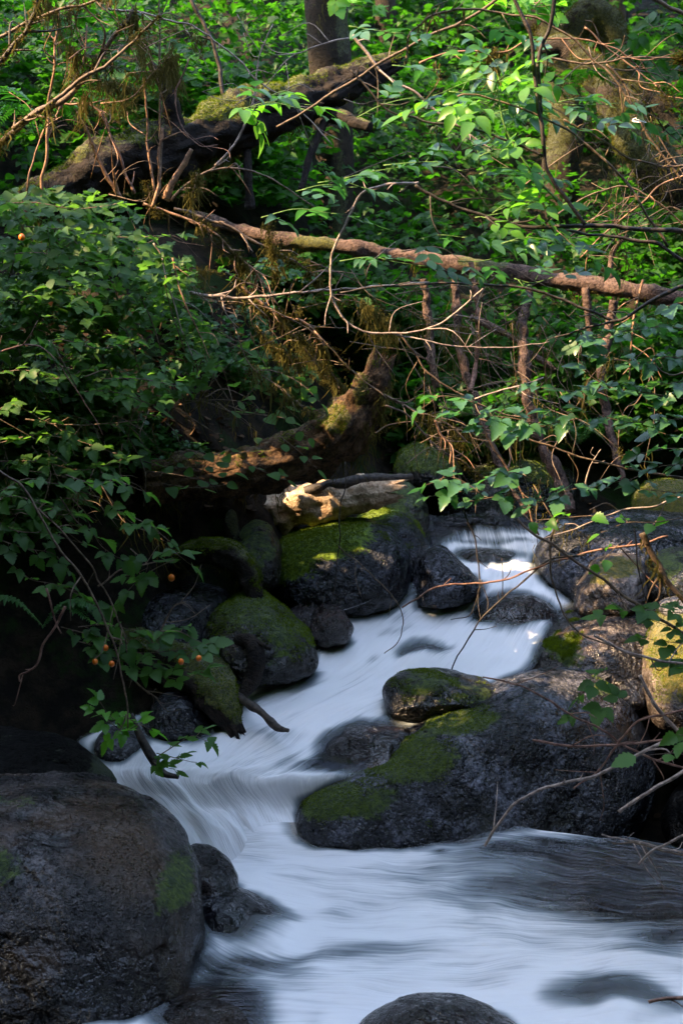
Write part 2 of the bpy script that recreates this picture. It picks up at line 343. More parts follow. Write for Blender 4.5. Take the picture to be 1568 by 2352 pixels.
def axis(lo, mid0, mid1, hi, step, n): return np.concatenate([mid0 - (mid0 - lo) * (np.linspace(1, 0, n, endpoint=False) ** 2.2), np.arange(mid0, mid1, step), mid1 + (hi - mid1) * (np.linspace(0, 1, n) ** 2.2)])
gx = axis(-90, -3.5, 3.5, 90, .06, 34); gy = axis(-60, 3.4, 11, 120, .06, 34)
X, Y = np.meshgrid(gx, gy); V = np.stack([X.ravel(), Y.ravel(), ground_z(X.ravel(), Y.ravel())], -1)
V[:, 2] += fbm(V * [1, 1, 0], 2.2, 4, 3) * .05 * np.clip(1 + np.abs(V[:, 1] - 6) * .3, 1, 5)
a, b = X.shape; I = np.arange(a * b).reshape(a, b); Q = np.stack([I[:-1, :-1], I[:-1, 1:], I[1:, 1:], I[1:, :-1]], -1).reshape(-1, 4)
tag(mesh('ground', V, Q, M_GROUND), kind='structure')

U1 = np.cross(SUN, [0, 0, 1]); U1 /= np.linalg.norm(U1); U2 = np.cross(U1, SUN); SN = np.array(SUN)
GAPS0 = [(120,250,6.3,.20),(110,420,6.3,.2),(330,420,6.3,.24),(370,300,6.4,.12),(430,620,6.3,.16),(180,520,6.0,.18),(340,545,5.9,.15),(640,675,6.3,.15),(560,660,6.3,.1),(720,760,6.4,.12),(862,880,6.85,.17),(835,940,6.8,.13),(770,965,6.85,.07),(690,1215,7.0,.11),(790,1200,7.0,.06),(870,1175,7.5,.06),(790,965,6.9,.07),
 (50,880,5.5,.14),(40,965,5.5,.12),(300,860,5.8,.1),(380,900,5.8,.08),(70,1240,5.05,.11),(120,1190,5.05,.07),(250,1650,4.9,.04),(150,1330,5.0,.05),(1020,1010,6.3,.08),(1310,150,5.3,.12),(1160,180,4.8,.14),(1500,250,5.4,.16),(1130,600,8.2,.25),(1320,640,8.1,.25),(900,580,8.3,.2),(700,560,8.4,.18),
 (1375,1378,6.85,.06),(1200,1295,7.5,.10),(1470,760,5.3,.1),(720,1180,7.6,.28),(830,1150,7.6,.14),(690,180,7.6,.25),(500,260,7.4,.15),(240,350,7.0,.2),(1200,500,4.8,.06),(1180,120,5.3,.1),(1150,480,12,1.1),(1450,500,12,.9),(950,620,11,.6),(520,190,13,.8),(1080,190,14,1.0),(200,60,13,.6),(640,480,11,.5),(1500,640,10,.5),(850,420,12,.5),(420,110,14,.7),(700,780,9.5,.3),(1000,80,16,1.0),(1110,1900,4.5,.05),(1500,1820,4.4,.06),
 (470,1990,5.1,.035),(380,1850,4.7,.06),(560,2330,4.3,.04),(620,2230,4.5,.04),(1200,1180,7.4,.07),(1440,130,5.3,.1),(800,230,5.2,.08)]
GAPS = []  # openings cut through the added crowns so sun reaches chosen spots
def _onwater(g):                         # does the light passing there run on into the open water?
    p = at(*g[:3]); t = np.arange(.12, 9, .03); h = p - np.outer(t, SN); below = h[:, 2] < ground_z(h[:, 0], h[:, 1]) + .15
    if not below.any(): return False
    q = h[below.argmax()]; hx, hy = topx([q]); return bool(440 < hx[0] < 1600 and 1215 < hy[0] < 2450 and np.interp(q[1], YS, LX) - .1 < q[0] and q[1] < 8.0) or bool(q[1] < 5.5 and hx[0] > 430)
for g in GAPS0:
    if _onwater(g) and g[2] < 5.35: continue
    if _onwater(g) and g[:2] not in ((1375, 1378), (862, 880)): g = (g[0], g[1], g[2], min(g[3], .04))
    GAPS.append(g)
GAPS += [(1380,1380,6.8,.05)]
_rs = np.random.default_rng(55)
for _ in range(85):
    x_, y_ = _rs.uniform(-40, 760), _rs.uniform(430, 1150); g = (x_, y_, 6.05 if y_ < 760 else 5.75, .03 + .09 * _rs.random() ** 2)
    if not _onwater(g): GAPS.append(g)
for _ in range(90):
    g = (_rs.uniform(850, 1560), _rs.uniform(100, 1150), _rs.uniform(4.9, 6.2), _rs.uniform(.02, .06))
    if not _onwater(g): GAPS.append(g)
G3 = np.array([at(g[0], g[1], g[2]) for g in GAPS]); GR = np.array([g[3] for g in GAPS])
def sunpath(P, L, near=.35):
    keep = np.ones(len(P), bool)
    for g, r_ in zip(G3, GR):
        q = P - g; al = q @ SN; keep &= ~((np.linalg.norm(q - np.outer(al, SN), axis=1) < r_ + L) & (al > near))
    return keep

# ------------------------------------------------------------------ rocks
def fuzz(V, F, m, n, L, seed=0, wd=.0022):
    """short blades of moss standing on the faces where m is high"""
    rs = np.random.default_rng(seed); F = np.vstack([F[:, :3], F[:, [0, 2, 3]]]) if F.shape[1] == 4 else F
    T = V[F]; cr = np.cross(T[:, 1] - T[:, 0], T[:, 2] - T[:, 0]); ar = np.linalg.norm(cr, axis=1); N = cr / (ar[:, None] + 1e-12)
    g = m[F].mean(1) + .4 * fbm(T.mean(1), 14, 3, 3); p = ar * sstep(.4, .62, g); i = rs.choice(len(F), n, p=p / p.sum()); u = rs.dirichlet([1, 1, 1], n)
    P = (V[F[i]] * u[..., None]).sum(1); d = unit(N[i] + rs.normal(size=(n, 3)) * .55); l = L * rs.uniform(.3, 1, n)[:, None]; s_ = unit(np.cross(d, rs.normal(size=(n, 3)))) * wd
    W = np.stack([P - s_ - d * l * .1, P + s_ - d * l * .1, P + d * l + [0, 0, -.2] * l], 1).reshape(-1, 3)
    return W, np.arange(n * 3).reshape(-1, 3), np.clip(rs.uniform(0, 1, n) * .7 + .3 * g[i], 0, 1).repeat(3)
def unit(v): return v / (np.linalg.norm(v, axis=-1, keepdims=True) + 1e-9)
def ico(n):
    import bmesh
    bm = bmesh.new(); bmesh.ops.create_icosphere(bm, subdivisions=n, radius=1)
    V = np.array([v.co[:] for v in bm.verts]); F = np.array([[v.index for v in f.verts] for f in bm.faces]); bm.free(); return V, F
ICO = {n: ico(n) for n in (4, 5, 6)}
ROCKS = []
def rock(label, pts, y, thick, mat, moss=(), top=0.0, amp=.10, cat='boulder', name='boulder', seed=0, lod=5, box=2.4, facets=0, group=None, c=None, lean=.45, crack=.6, skew=0.0, wet_shade_h=.17, fz=0, fl=.014):
    pts = np.array(pts, float); cen = np.array(c, float) if c else (pts.min(0) + pts.max(0)) / 2
    C3 = at(cen[0], cen[1], y); k = mpp(y)
    th = np.linspace(0, 2 * math.pi, 96, endpoint=False); r = np.zeros(96)
    P = (pts - cen) * [1, -1]; n = len(P)
    for i, t in enumerate(th):
        d = np.array([math.cos(t), math.sin(t)]); best = 0
        for j in range(n):
            A, B = P[j], P[(j + 1) % n]; e = B - A; den = d[0] * e[1] - d[1] * e[0]
            if abs(den) < 1e-9: continue
            s = (A[0] * e[1] - A[1] * e[0]) / den; u = (A[0] * d[1] - A[1] * d[0]) / den
            if s > 0 and -1e-6 <= u <= 1 + 1e-6: best = max(best, s)
        r[i] = best
    c_ = np.fft.rfft(r * k) / 96; S, F = ICO[lod]
    nn = (np.abs(S[:, 1]) ** box + np.hypot(S[:, 0], S[:, 2]) ** box) ** (1 / box); S2 = S / nn[:, None]
    t = np.arctan2(S2[:, 2], S2[:, 0]); rho = np.hypot(S2[:, 0], S2[:, 2]); R = np.full(len(S), c_[0].real)
    for q in range(1, 15): R = R + 2 * (c_[q] * np.exp(1j * q * t)).real * np.clip(rho, 0, 1) ** (.75 * q) * math.exp(-(q / 15) ** 4)
    V = np.stack([np.cos(t) * rho * R, S2[:, 1] * thick, np.sin(t) * rho * R], -1)
    size = (pts.max(0) - pts.min(0)).mean() * k / 2; rs = np.random.default_rng(seed + 11)
    for _ in range(facets):
        nv = rs.normal(size=3); nv[1] = -abs(nv[1]); nv /= np.linalg.norm(nv); d = V @ nv; lim = np.quantile(d, .985) * rs.uniform(.72, .92)
        ex = np.clip(d - lim, 0, None); V = V - np.outer(ex * .85, nv)
    Nn = V / [size, thick, size]; Nn /= np.linalg.norm(Nn, axis=1)[:, None] + 1e-9; G = V + C3 + seed * 3.7
    disp = (fbm(G, 1.1 / size, 3, seed) * .9 + fbm(G, 4 / size, 4, seed + 5) * .22) * amp * size
    disp += np.abs(fbm(G, 11, 4, seed + 9)) * .008 - np.clip(np.abs(fbm(G, 2.2 / size, 3, seed + 13)) * -1 + .06, 0, 1) * .25 * size * crack
    V = V + Nn * disp[:, None] * np.array([.8, 1.2, .8]) + C3
    ny = V[:, 1] + lean * (V[:, 2] - C3[2]) + skew * (V[:, 0] - C3[0]); V = (V - [0, 0, CAMZ]) * (ny / V[:, 1])[:, None] + [0, 0, CAMZ]
    px, py = topx(V); fn = F; T = V[fn]; N = np.cross(T[:, 1] - T[:, 0], T[:, 2] - T[:, 0]); vn = np.zeros_like(V)
    for q in range(3): np.add.at(vn, fn[:, q], N)
    vn /= np.linalg.norm(vn, axis=1)[:, None] + 1e-9
    m = top * sstep(-.1, .75, vn[:, 2])
    for (cx, cy, rx, ry, s) in moss: m = np.maximum(m, s * np.exp(-(((px - cx) / rx) ** 2 + ((py - cy) / ry) ** 2)) * sstep(-.6, .2, vn[:, 2]))
    wet_shade = sstep(wet_shade_h, .03 if wet_shade_h < .2 else wet_shade_h * .55, V[:, 2] + noise(V, 14, 2) * .03 + noise(V, 3.5, 4) * wet_shade_h * .25 - np.interp(V[:, 1] - .05, YS, ZB) - .16); ROCKS.append((V, F))  # wet near the water; a taller band puts shade into the colour
    if not fz: o = mesh(name, V, F, mat, {'moss': m * (1 - wet_shade), 'wet': wet_shade}); tag(o, label, cat, group); return o
    root = empty(name, C3 - [0, 0, .2]); tag(root, label, cat, group); mesh('stone', V, F, mat, {'moss': m * (1 - wet_shade), 'wet': wet_shade}, parent=root)
    a_, b_, c2 = fuzz(V, F, m * 1.3 * (1 - wet_shade), fz, fl, seed); mesh('moss', a_, [b_], M_FUZZ, {'tone': c2}, smooth=False, parent=root); return root
ROCKS_DONE = True
rock('huge rounded dark granite boulder filling the lower left corner', [(-420,2100),(-380,1900),(-200,1810),(0,1806),(120,1803),(230,1812),(320,1845),(385,1900),(430,1965),(455,2040),(460,2130),(458,2220),(430,2290),(380,2330),(200,2420),(0,2480),(-300,2450)], 4.75, .55, R_TAN, [(10,2000,60,60,.6),(410,2070,55,130,.85),(0,1840,160,30,.45),(455,2190,14,60,.7)], amp=.10, seed=1, lod=6, box=2.8, c=(60,2120), wet_shade_h=.27)  # band raised past the wet edge: painted shade on the lower half
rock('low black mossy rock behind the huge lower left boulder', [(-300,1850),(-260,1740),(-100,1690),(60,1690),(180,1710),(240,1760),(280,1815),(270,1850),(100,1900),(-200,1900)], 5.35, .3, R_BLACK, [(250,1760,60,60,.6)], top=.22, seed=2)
rock('speckled wet stone wedged beside the huge left boulder above the black stone', [(420,1950),(450,1943),(500,1962),(535,1995),(548,2035),(540,2070),(500,2090),(420,2090),(400,2010)], 5.15, .14, R_TAN, [(500,2020,30,30,.5)], amp=.08, seed=3, cat='rock', name='rock', facets=3)
rock('glossy black wet rock at the water edge below the speckled stone', [(440,2070),(480,2055),(540,2050),(600,2072),(650,2110),(685,2150),(680,2175),(620,2200),(550,2215),(450,2205),(420,2140)], 4.95, .2, R_WET, [(500,2080,40,20,.4)], amp=.1, seed=4, cat='rock', name='rock', facets=4)
rock('half sunk grey rock at the bottom edge beside the huge left boulder', [(280,2400),(300,2330),(360,2300),(450,2288),(540,2295),(600,2330),(640,2400),(500,2470),(350,2460)], 4.3, .2, R_TAN, amp=.05, seed=5, cat='rock', name='rock')
rock('dark wet rock rising from the foam at the middle of the bottom edge', [(790,2400),(830,2345),(900,2316),(1000,2308),(1100,2322),(1180,2350),(1230,2400),(1100,2470),(850,2470)], 4.15, .2, R_RED, amp=.06, seed=6, cat='rock', name='rock')
rock('brown rock just under the fast water at lower right', [(1225,2325),(1250,2303),(1330,2290),(1450,2294),(1560,2310),(1600,2335),(1450,2370),(1300,2360)], 4.42, .17, R_BED, amp=.05, seed=7, cat='rock', name='rock')
rock('sloping brown rock bed under thin water at the right edge of the pool', [(1080,2040),(1200,1990),(1400,1985),(1600,2010),(1800,2050),(1800,2150),(1500,2140),(1250,2120)], 5.35, .35, R_BED, amp=.04, seed=8, cat='rock', name='rock')
rock('largest smooth dark boulder sloping up to the right across midstream', [(650,1905),(653,1862),(690,1828),(760,1795),(840,1755),(915,1712),(980,1662),(1050,1625),(1120,1590),(1180,1552),(1250,1532),(1330,1532),(1400,1548),(1440,1590),(1470,1650),(1500,1720),(1505,1800),(1480,1900),(1400,1990),(1200,2030),(950,2020),(850,2000),(760,1980),(700,1955),(668,1935)], 5.98, .42, R_GREY, [(1050,1655,90,34,1.0),(930,1740,110,60,1.0),(760,1840,110,50,.85),(1480,1690,30,50,.9),(1400,1580,60,30,.5),(860,1830,70,60,.5)], amp=.045, seed=9, fz=9000, fl=.012, lod=6, box=2.5, c=(1130,1790), lean=.3, skew=.33, wet_shade_h=.1)
rock('green filmed flat rock in the white water above the largest boulder', [(873,1580),(885,1560),(930,1545),(990,1543),(1050,1555),(1110,1565),(1145,1580),(1150,1620),(1080,1660),(980,1668),(900,1655),(880,1620)], 6.2, .2, R_MOSS, [(960,1585,60,22,.62),(1050,1600,40,20,.6)], top=.38, amp=.07, seed=10, fz=3000, fl=.01, cat='rock', name='rock', facets=3)
rock('red brown wet rock washed by water left of the largest boulder', [(730,1760),(750,1710),(790,1682),(850,1672),(930,1672),(980,1680),(960,1740),(880,1780),(800,1800)], 5.94, .2, R_RED, amp=.13, seed=11, cat='rock', name='rock', facets=4)
rock('mossy rounded boulder behind the largest boulder on the right', [(1160,1600),(1170,1545),(1200,1490),(1240,1450),(1300,1415),(1370,1398),(1440,1395),(1500,1410),(1540,1450),(1560,1520),(1500,1580),(1300,1620)], 6.75, .4, R_TAN, [(1245,1490,80,65,1.2),(1290,1415,80,18,.6)], amp=.05, seed=12, lod=6, fz=5000)
rock('big blue grey boulder at the right edge of the stream head', [(1219,1290),(1225,1255),(1260,1225),(1320,1195),(1390,1178),(1480,1172),(1600,1180),(1680,1250),(1650,1380),(1500,1440),(1320,1410),(1270,1370),(1235,1330)], 7.45, .5, R_GREY, amp=.05, seed=13, lod=6)
rock('yellow mossed rock leaning on the big blue grey boulder', [(1316,1400),(1325,1350),(1350,1320),(1360,1290),(1400,1272),(1450,1272),(1490,1300),(1490,1370),(1470,1410),(1400,1420),(1340,1420)], 6.95, .2, R_YEL, [(1420,1300,60,30,.8),(1370,1330,50,20,.55)], amp=.1, seed=14, cat='rock', name='rock', facets=4)
rock('dark mossy rock at the right edge beside the yellow mossed rock', [(1480,1340),(1490,1290),(1530,1265),(1600,1260),(1660,1330),(1620,1410),(1510,1410)], 6.9, .25, R_MOSS, [(1530,1300,50,40,.8)], top=.4, seed=15, cat='rock', name='rock')
rock('tall yellow green moss covered rock on the right edge', [(1480,1560),(1482,1490),(1500,1430),(1530,1395),(1580,1378),(1680,1420),(1700,1600),(1620,1700),(1510,1680),(1482,1630)], 6.35, .3, R_YEL, [(1560,1500,90,120,.75)], top=.5, amp=.06, seed=16, fz=6000)
rock('small pale stone on top of the tall moss covered rock', [(1510,1400),(1520,1382),(1560,1376),(1600,1390),(1590,1420),(1530,1420)], 6.5, .12, R_PALE, seed=17, cat='rock', name='rock')
for lab, pts, y, m, s, mo in [('small pale stone behind the peak of the largest boulder', [(1345,1545),(1360,1523),(1400,1518),(1420,1535),(1410,1565),(1350,1565)], 6.45, R_PALE, 18, 0),
    ('small mossy stone between the pale stone and the tall rock', [(1400,1540),(1415,1518),(1450,1515),(1480,1530),(1480,1570),(1420,1570)], 6.5, R_YEL, 19, .55),
    ('blue wet stone under the small mossy stone', [(1400,1590),(1415,1562),(1450,1552),(1485,1570),(1485,1620),(1430,1630)], 6.35, R_WET, 20, 0),
    ('dark round stone in the gap right of the mossy rounded boulder', [(1420,1490),(1430,1468),(1460,1462),(1485,1475),(1485,1510),(1430,1515)], 6.6, R_WET, 21, 0),
    ('pale grey pebble beside the pyramid shaped rock', [(983,1250),(988,1234),(998,1232),(1004,1242),(1002,1260),(986,1262)], 7.9, R_PALE, 22, 0),
    ('small wet stone in the black gap at the far right of the pool', [(1405,1990),(1420,1955),(1470,1945),(1500,1965),(1490,2000),(1430,2010)], 5.75, R_WET, 23, 0),
    ('dark wet stone at the right edge under the dead twigs', [(1500,1990),(1520,1970),(1580,1965),(1620,1990),(1600,2025),(1520,2020)], 5.7, R_WET, 24, 0)]:
    rock(lab, pts, y, .11, m, top=mo, amp=.08, seed=s, cat='rock', name='rock', lod=5, facets=3)
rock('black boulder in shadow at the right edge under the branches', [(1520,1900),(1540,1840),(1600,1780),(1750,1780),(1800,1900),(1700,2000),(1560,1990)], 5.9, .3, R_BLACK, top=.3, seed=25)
rock('brown rounded rock with thin water pouring over it near the stream head', [(1065,1460),(1080,1420),(1110,1388),(1160,1368),(1220,1368),(1262,1390),(1290,1430),(1270,1470),(1150,1490)], 7.0, .18, R_RED, amp=.04, seed=26, cat='rock', name='rock')
rock('small brown hump of rock in the middle of the white water', [(910,1530),(925,1503),(960,1488),(1010,1486),(1050,1500),(1060,1530),(980,1550)], 6.68, .1, R_RED, amp=.04, seed=27, cat='rock', name='rock')
rock('flat brown rock awash at the top of the rapids', [(1040,1290),(1060,1268),(1120,1262),(1180,1270),(1210,1290),(1120,1310)], 7.7, .12, R_RED, amp=.05, seed=28, cat='rock', name='rock')
rock('big boulder with bright moss cap and bare blue face at stream centre', [(612,1320),(612,1270),(640,1235),(700,1212),(770,1195),(840,1193),(900,1208),(940,1260),(948,1310),(935,1370),(880,1405),(780,1410),(680,1400),(630,1370)], 7.25, .33, R_LIME, [(700,1228,135,50,1.2),(650,1290,60,60,1.0),(800,1205,50,25,1.0)], amp=.035, seed=29, lod=6, box=2.7, wet_shade_h=.3, fz=14000)  # taller band than the wet edge, painting the bottom in shade
rock('moss topped rock tucked behind the bright moss boulder', [(810,1230),(820,1190),(860,1165),(910,1168),(960,1200),(988,1245),(985,1290),(950,1320),(850,1310)], 7.6, .25, R_LIME, [(860,1175,60,26,.9)], top=.25, seed=30, fz=3500, cat='rock', name='rock')
rock('upright mossy rock beside the driftwood end', [(868,1190),(875,1130),(900,1108),(940,1108),(970,1140),(985,1200),(975,1250),(890,1250)], 7.9, .2, R_MOSS, [(930,1130,50,50,.6)], top=.5, seed=31, cat='rock', name='rock')
rock('grey pyramid shaped rock at the left edge of the upper rapids', [(940,1390),(945,1330),(960,1290),(985,1258),(1015,1250),(1045,1275),(1080,1310),(1112,1350),(1090,1380),(1000,1400)], 7.15, .2, R_GREY, amp=.07, seed=32, cat='rock', name='rock', facets=3)
rock('small brown stone at the foot of the bright moss boulder', [(655,1430),(665,1400),(700,1386),(740,1392),(760,1430),(730,1465),(680,1465)], 6.85, .12, R_RED, seed=33, cat='rock', name='rock')
rock('shiny red brown stone beside the small brown stone at the waterline', [(705,1460),(720,1405),(745,1388),(785,1398),(812,1440),(800,1475),(740,1485)], 6.72, .12, R_RED, amp=.08, seed=34, cat='rock', name='rock', facets=2)
rock('mossy wedge shaped boulder on the left bank of the rapids', [(470,1460),(485,1400),(540,1360),(600,1358),(650,1400),(700,1445),(730,1490),(730,1535),(690,1560),(600,1570),(500,1570)], 6.55, .3, R_MOSS, [(540,1385,60,40,.9),(600,1372,60,26,1.0),(700,1450,40,20,.7),(650,1440,90,70,.55)], top=.45, seed=35, lod=6, fz=8000)
rock('smooth dark boulder in the shade behind the mossy wedge boulder', [(260,1440),(300,1370),(380,1342),(470,1340),(530,1360),(525,1440),(480,1500),(330,1510)], 6.8, .3, R_WET, amp=.04, seed=36)
rock('round wet blue stone at the left waterline under the rotten log', [(325,1660),(345,1615),(385,1592),(430,1592),(470,1620),(495,1665),(470,1690),(360,1695)], 6.15, .15, R_WET, amp=.05, seed=37, cat='rock', name='rock')
rock('dark mossy rock between the mossed log and the bright moss boulder', [(545,1290),(550,1225),(580,1195),(620,1205),(645,1260),(640,1340),(600,1375),(555,1350)], 7.0, .2, R_MOSS, top=.5, seed=38, cat='rock', name='rock')
rock('pale wet stone at the left lip of the small waterfall', [(215,1720),(225,1690),(255,1672),(300,1682),(330,1700),(310,1740),(240,1745)], 5.95, .1, R_PALE, amp=.05, seed=39, cat='rock', name='rock')
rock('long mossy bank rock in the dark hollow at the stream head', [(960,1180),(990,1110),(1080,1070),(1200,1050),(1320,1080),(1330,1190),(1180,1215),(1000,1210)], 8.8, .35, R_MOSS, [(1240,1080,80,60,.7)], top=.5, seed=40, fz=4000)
rock('rounded moss covered rock among the leaves above the big blue grey boulder', [(1450,1180),(1460,1130),(1500,1105),(1560,1100),(1640,1150),(1620,1210),(1500,1215)], 7.9, .25, R_YEL, [(1520,1140,90,60,.9)], top=.4, seed=41, fz=3000, cat='rock', name='rock')
rock('mossy rock on the far bank below the hanging roots', [(900,1090),(915,1040),(960,1015),(1020,1030),(1060,1080),(1040,1130),(930,1130)], 8.6, .3, R_MOSS, top=.7, seed=42, fz=4000, cat='rock', name='rock')

# the water goes in once the rocks are there: it thins out where it touches them
_v = np.vstack([a for a, b in ROCKS]); _o = np.cumsum([0] + [len(a) for a, b in ROCKS]); _f = np.vstack([b + o for (a, b), o in zip(ROCKS, _o)])
BVH = BVHTree.FromPolygons(_v.tolist(), _f.tolist())
water('stream_water', UPW, 280, 160, 5.0, 0, .0045, '')
water('pool_water', LOWW, 150, 240, 3.0, 1, .005, '')

# ------------------------------------------------------------------ logs, trunks, twigs
def logV(path, rad, k=20, n=70, amp=.18, fr=7, seed=0, top=.5, patches=(), ribs=0.0):
    W = np.array([at(*p) for p in path]); C = spline(W, n); kk = np.array([mpp(p[2]) for p in path]); R = spline(np.array([[r * q, 0, 0] for r, q in zip(rad, kk)]), n)[:, 0]
    V, Q, T = tube(C, np.abs(R) + .002, k, amp, fr, seed)
    if ribs:
        ax = np.repeat(C, k, 0); ang = np.tile(np.arange(k), n); d = np.sin(ang * 2.1 + seed) * .5 + np.sin(ang * 4.7 + 1) * .5; 
        tt = np.repeat(np.linspace(0, 1, n), k) * n / k; g = fbm(np.stack([np.cos(ang) * 2.6, np.sin(ang) * 2.6, tt * 1.3 + seed], -1), 1, 5, seed + 3, .62); V[:n * k] += (V[:n * k] - ax) * (d * ribs * .6 + g * ribs * 2.2)[:, None]
        Tn = unit(C[-1] - C[-3]); T0 = unit(C[0] - C[2]); rr_ = np.abs(R)
        for q in range(3): V[(n - 1 - q) * k:(n - q) * k] += np.outer(np.abs(noise(np.stack([np.cos(ang[:k]) * 3, np.sin(ang[:k]) * 3, ang[:k] * 0 + seed], -1))) * rr_[n - 4] * 2.2 * (1 - q * .33), Tn)
    cen = np.vstack([np.repeat(C, k, 0), C[0], C[-1]]); rr = np.concatenate([np.repeat(np.abs(R) + .002, k), [1, 1]]); up = (V[:, 2] - cen[:, 2]) / rr
    m = top * sstep(-.1, .8, up); px, py = topx(V)
    for (cx, cy, rx, ry, s) in patches: m = np.maximum(m, s * np.exp(-(((px - cx) / rx) ** 2 + ((py - cy) / ry) ** 2) ** 1.5))
    return V, Q, T, m
def hang(pts, n, L, seed=0, wd=.0026):
    k_ = sunpath(pts, .03, .1); pts = pts[k_] if k_.sum() > 3 else pts
    """strands of moss hanging under the points pts (m,3)"""
    rs = np.random.default_rng(seed); i = rs.integers(0, len(pts), n); P = pts[i] + rs.normal(size=(n, 3)) * .012; cl = np.clip(fbm(pts[i], 7, 2, seed) * 1.5 + .35, .06, 1.3); ln = L * rs.uniform(.1, 1, n) ** 1.6 * cl + .006; P = P + (noise(pts[i], 22, seed)[:, None] * [.012, .012, 0]); t = np.linspace(0, 1, 5); sw = rs.normal(size=(n, 1, 2)) * .3; a = rs.uniform(0, math.pi, n)
    C = P[:, None, :] + np.zeros((n, 5, 3)); C[:, :, 2] -= ln[:, None] * t; C[:, :, :2] += sw * (ln[:, None, None] * (t * t)[None, :, None]) + rs.normal(size=(n, 5, 2)) * .006
    wv = wd * (1 - t * .85) * rs.uniform(.6, 1.6, n)[:, None]; D = np.stack([np.cos(a), np.sin(a) * .6, a * 0], -1)[:, None, :] * wv[..., None]
    V = np.stack([C - D, C + D], 2).reshape(-1, 3); b = np.arange(n)[:, None] * 10 + np.arange(4)[None, :] * 2
    return V, np.stack([b, b + 1, b + 3, b + 2], -1).reshape(-1, 4), rs.uniform(0, 1, n).repeat(10)
def wood(name, label, cat, path, rad, mat, top=.5, patches=(), seed=0, k=22, n=80, amp=.2, fr=6, ribs=0.0, extra=(), moss_L=0, moss_n=0, group=None, fz=0, fl=.02):
    base = at(*path[0]); root = empty(name, base)
    if extra or moss_L or fz: tag(root, label, cat, group)
    V, Q, T, m = logV(path, rad, k, n, amp, fr, seed, top, patches, ribs)
    if not (extra or moss_L or fz):
        bpy.data.objects.remove(root); o = mesh(name, V, [Q, T], mat, {'tone': m * 0 + .5, 'moss': m}); return tag(o, label, cat, group)
    mesh('trunk' if 'tree' in name else 'trunk' if 'fallen_tree' == name else 'log_body' if 'log' in name or 'trunk' in name else 'stem', V, [Q, T], mat, {'tone': m * 0 + .5, 'moss': m}, parent=root)
    if fz: a_, b_, c2 = fuzz(V, Q, m, fz, fl, seed); mesh('moss', a_, [b_], M_FUZZ if mat is not W_MOSS else M_FUZZB, {'tone': c2}, smooth=False, parent=root)
    for j, (p2, r2) in enumerate(extra):
        V2, Q2, T2, m2 = logV(p2, r2, 10, 30, amp, 14, seed + j + 1, top)
        mesh('side_branch', V2, [Q2, T2], mat, {'tone': m2 * 0, 'moss': m2}, parent=root)
    if moss_L:
        low = V[:-2].reshape(n, k, 3); i = low[:, :, 2].argmin(1); pts = low[np.arange(n), i]; pts = np.vstack([pts, low[np.arange(n), (i + 2) % k], low[np.arange(n), (i - 2) % k]])
        hv, hq, ha = hang(pts, moss_n, moss_L, seed)
        mesh('hanging_moss', hv, [hq], M_HANG, {'tone': ha}, smooth=False, parent=root)
    return root

wood('fallen_log', 'thick black fallen log with mossy top slanting up from the left towards the centre', 'log', [(60,470,6.9),(150,430,7.0),(260,380,7.1),(420,330,7.3),(560,275,7.5),(700,225,7.7),(800,185,7.8),(900,145,7.9)], [36,48,58,60,56,50,38,16], W_DARK, .5, [(640,185,60,30,1),(500,250,90,30,1.0),(330,320,60,20,.6)], seed=50, k=40, n=160, amp=.26, fr=9, ribs=.06,
     extra=[([(400,320,7.2),(396,240,7.15),(370,180,7.1),(345,145,7.1)], [26,20,14,8]), ([(760,260,7.75),(800,275,7.6),(850,292,7.5)], [20,16,9]), ([(570,300,7.5),(568,380,7.4),(575,480,7.4)], [9,9,11]), ([(745,280,7.7),(715,350,7.6),(690,440,7.5)], [10,8,5])], moss_L=.16, moss_n=1300, fz=12000)
wood('fallen_tree', 'long slim fallen tree with peeling reddish bark crossing from the centre to the right edge', 'log', [(430,490,8.6),(560,530,8.5),(650,550,8.4),(780,565,8.3),(900,585,8.3),(1080,612,8.2),(1250,638,8.1),(1400,660,8.0),(1568,690,7.9),(1750,720,7.8)], [11,13,15,16,16,17,19,19,20,20], W_BARK, .42, [(720,560,70,30,.8),(1130,600,50,20,.9),(1080,600,40,18,.8)], seed=51, n=160, amp=.3, fr=11,
     extra=[([(1345,660,8.0),(1350,720,8.0),(1352,770,8.0)], [9,7,5]), ([(1400,640,8.0),(1405,580,8.0),(1440,540,8.0)], [8,6,3])], moss_L=.1, moss_n=700)
wood('mossy_stump_root', 'thick curved root log with a sunlit broken tip pointing up at the centre', 'root', [(330,1110,6.9),(480,1092,6.95),(620,1068,7.0),(720,1030,7.0),(790,985,6.95),(835,925,6.9),(860,880,6.85),(870,852,6.85)], [46,48,48,56,58,46,34,25], W_STUMP, .45, [(770,960,40,40,.9),(830,900,30,70,.6)], seed=52, fz=7000, fl=.015, k=52, n=140, amp=.24, fr=9, ribs=.07, moss_L=.14, moss_n=500)
wood('driftwood_log', 'bare cream coloured split driftwood log above the bright moss boulder', 'log', [(540,1225,7.45),(620,1180,7.45),(700,1155,7.42),(780,1145,7.4),(850,1138,7.4),(885,1134,7.4)], [50,50,46,40,36,26], W_DRIFT, 0, seed=53, k=30, n=80, amp=.25, fr=9, ribs=.09)
wood('dark_branch', 'dark broken branch lying on top of the cream driftwood log', 'branch', [(700,1130,7.35),(760,1112,7.35),(840,1102,7.4),(900,1098,7.45),(945,1095,7.5)], [12,11,12,10,8], T_DARK, 0, seed=54, amp=.25, fr=14)
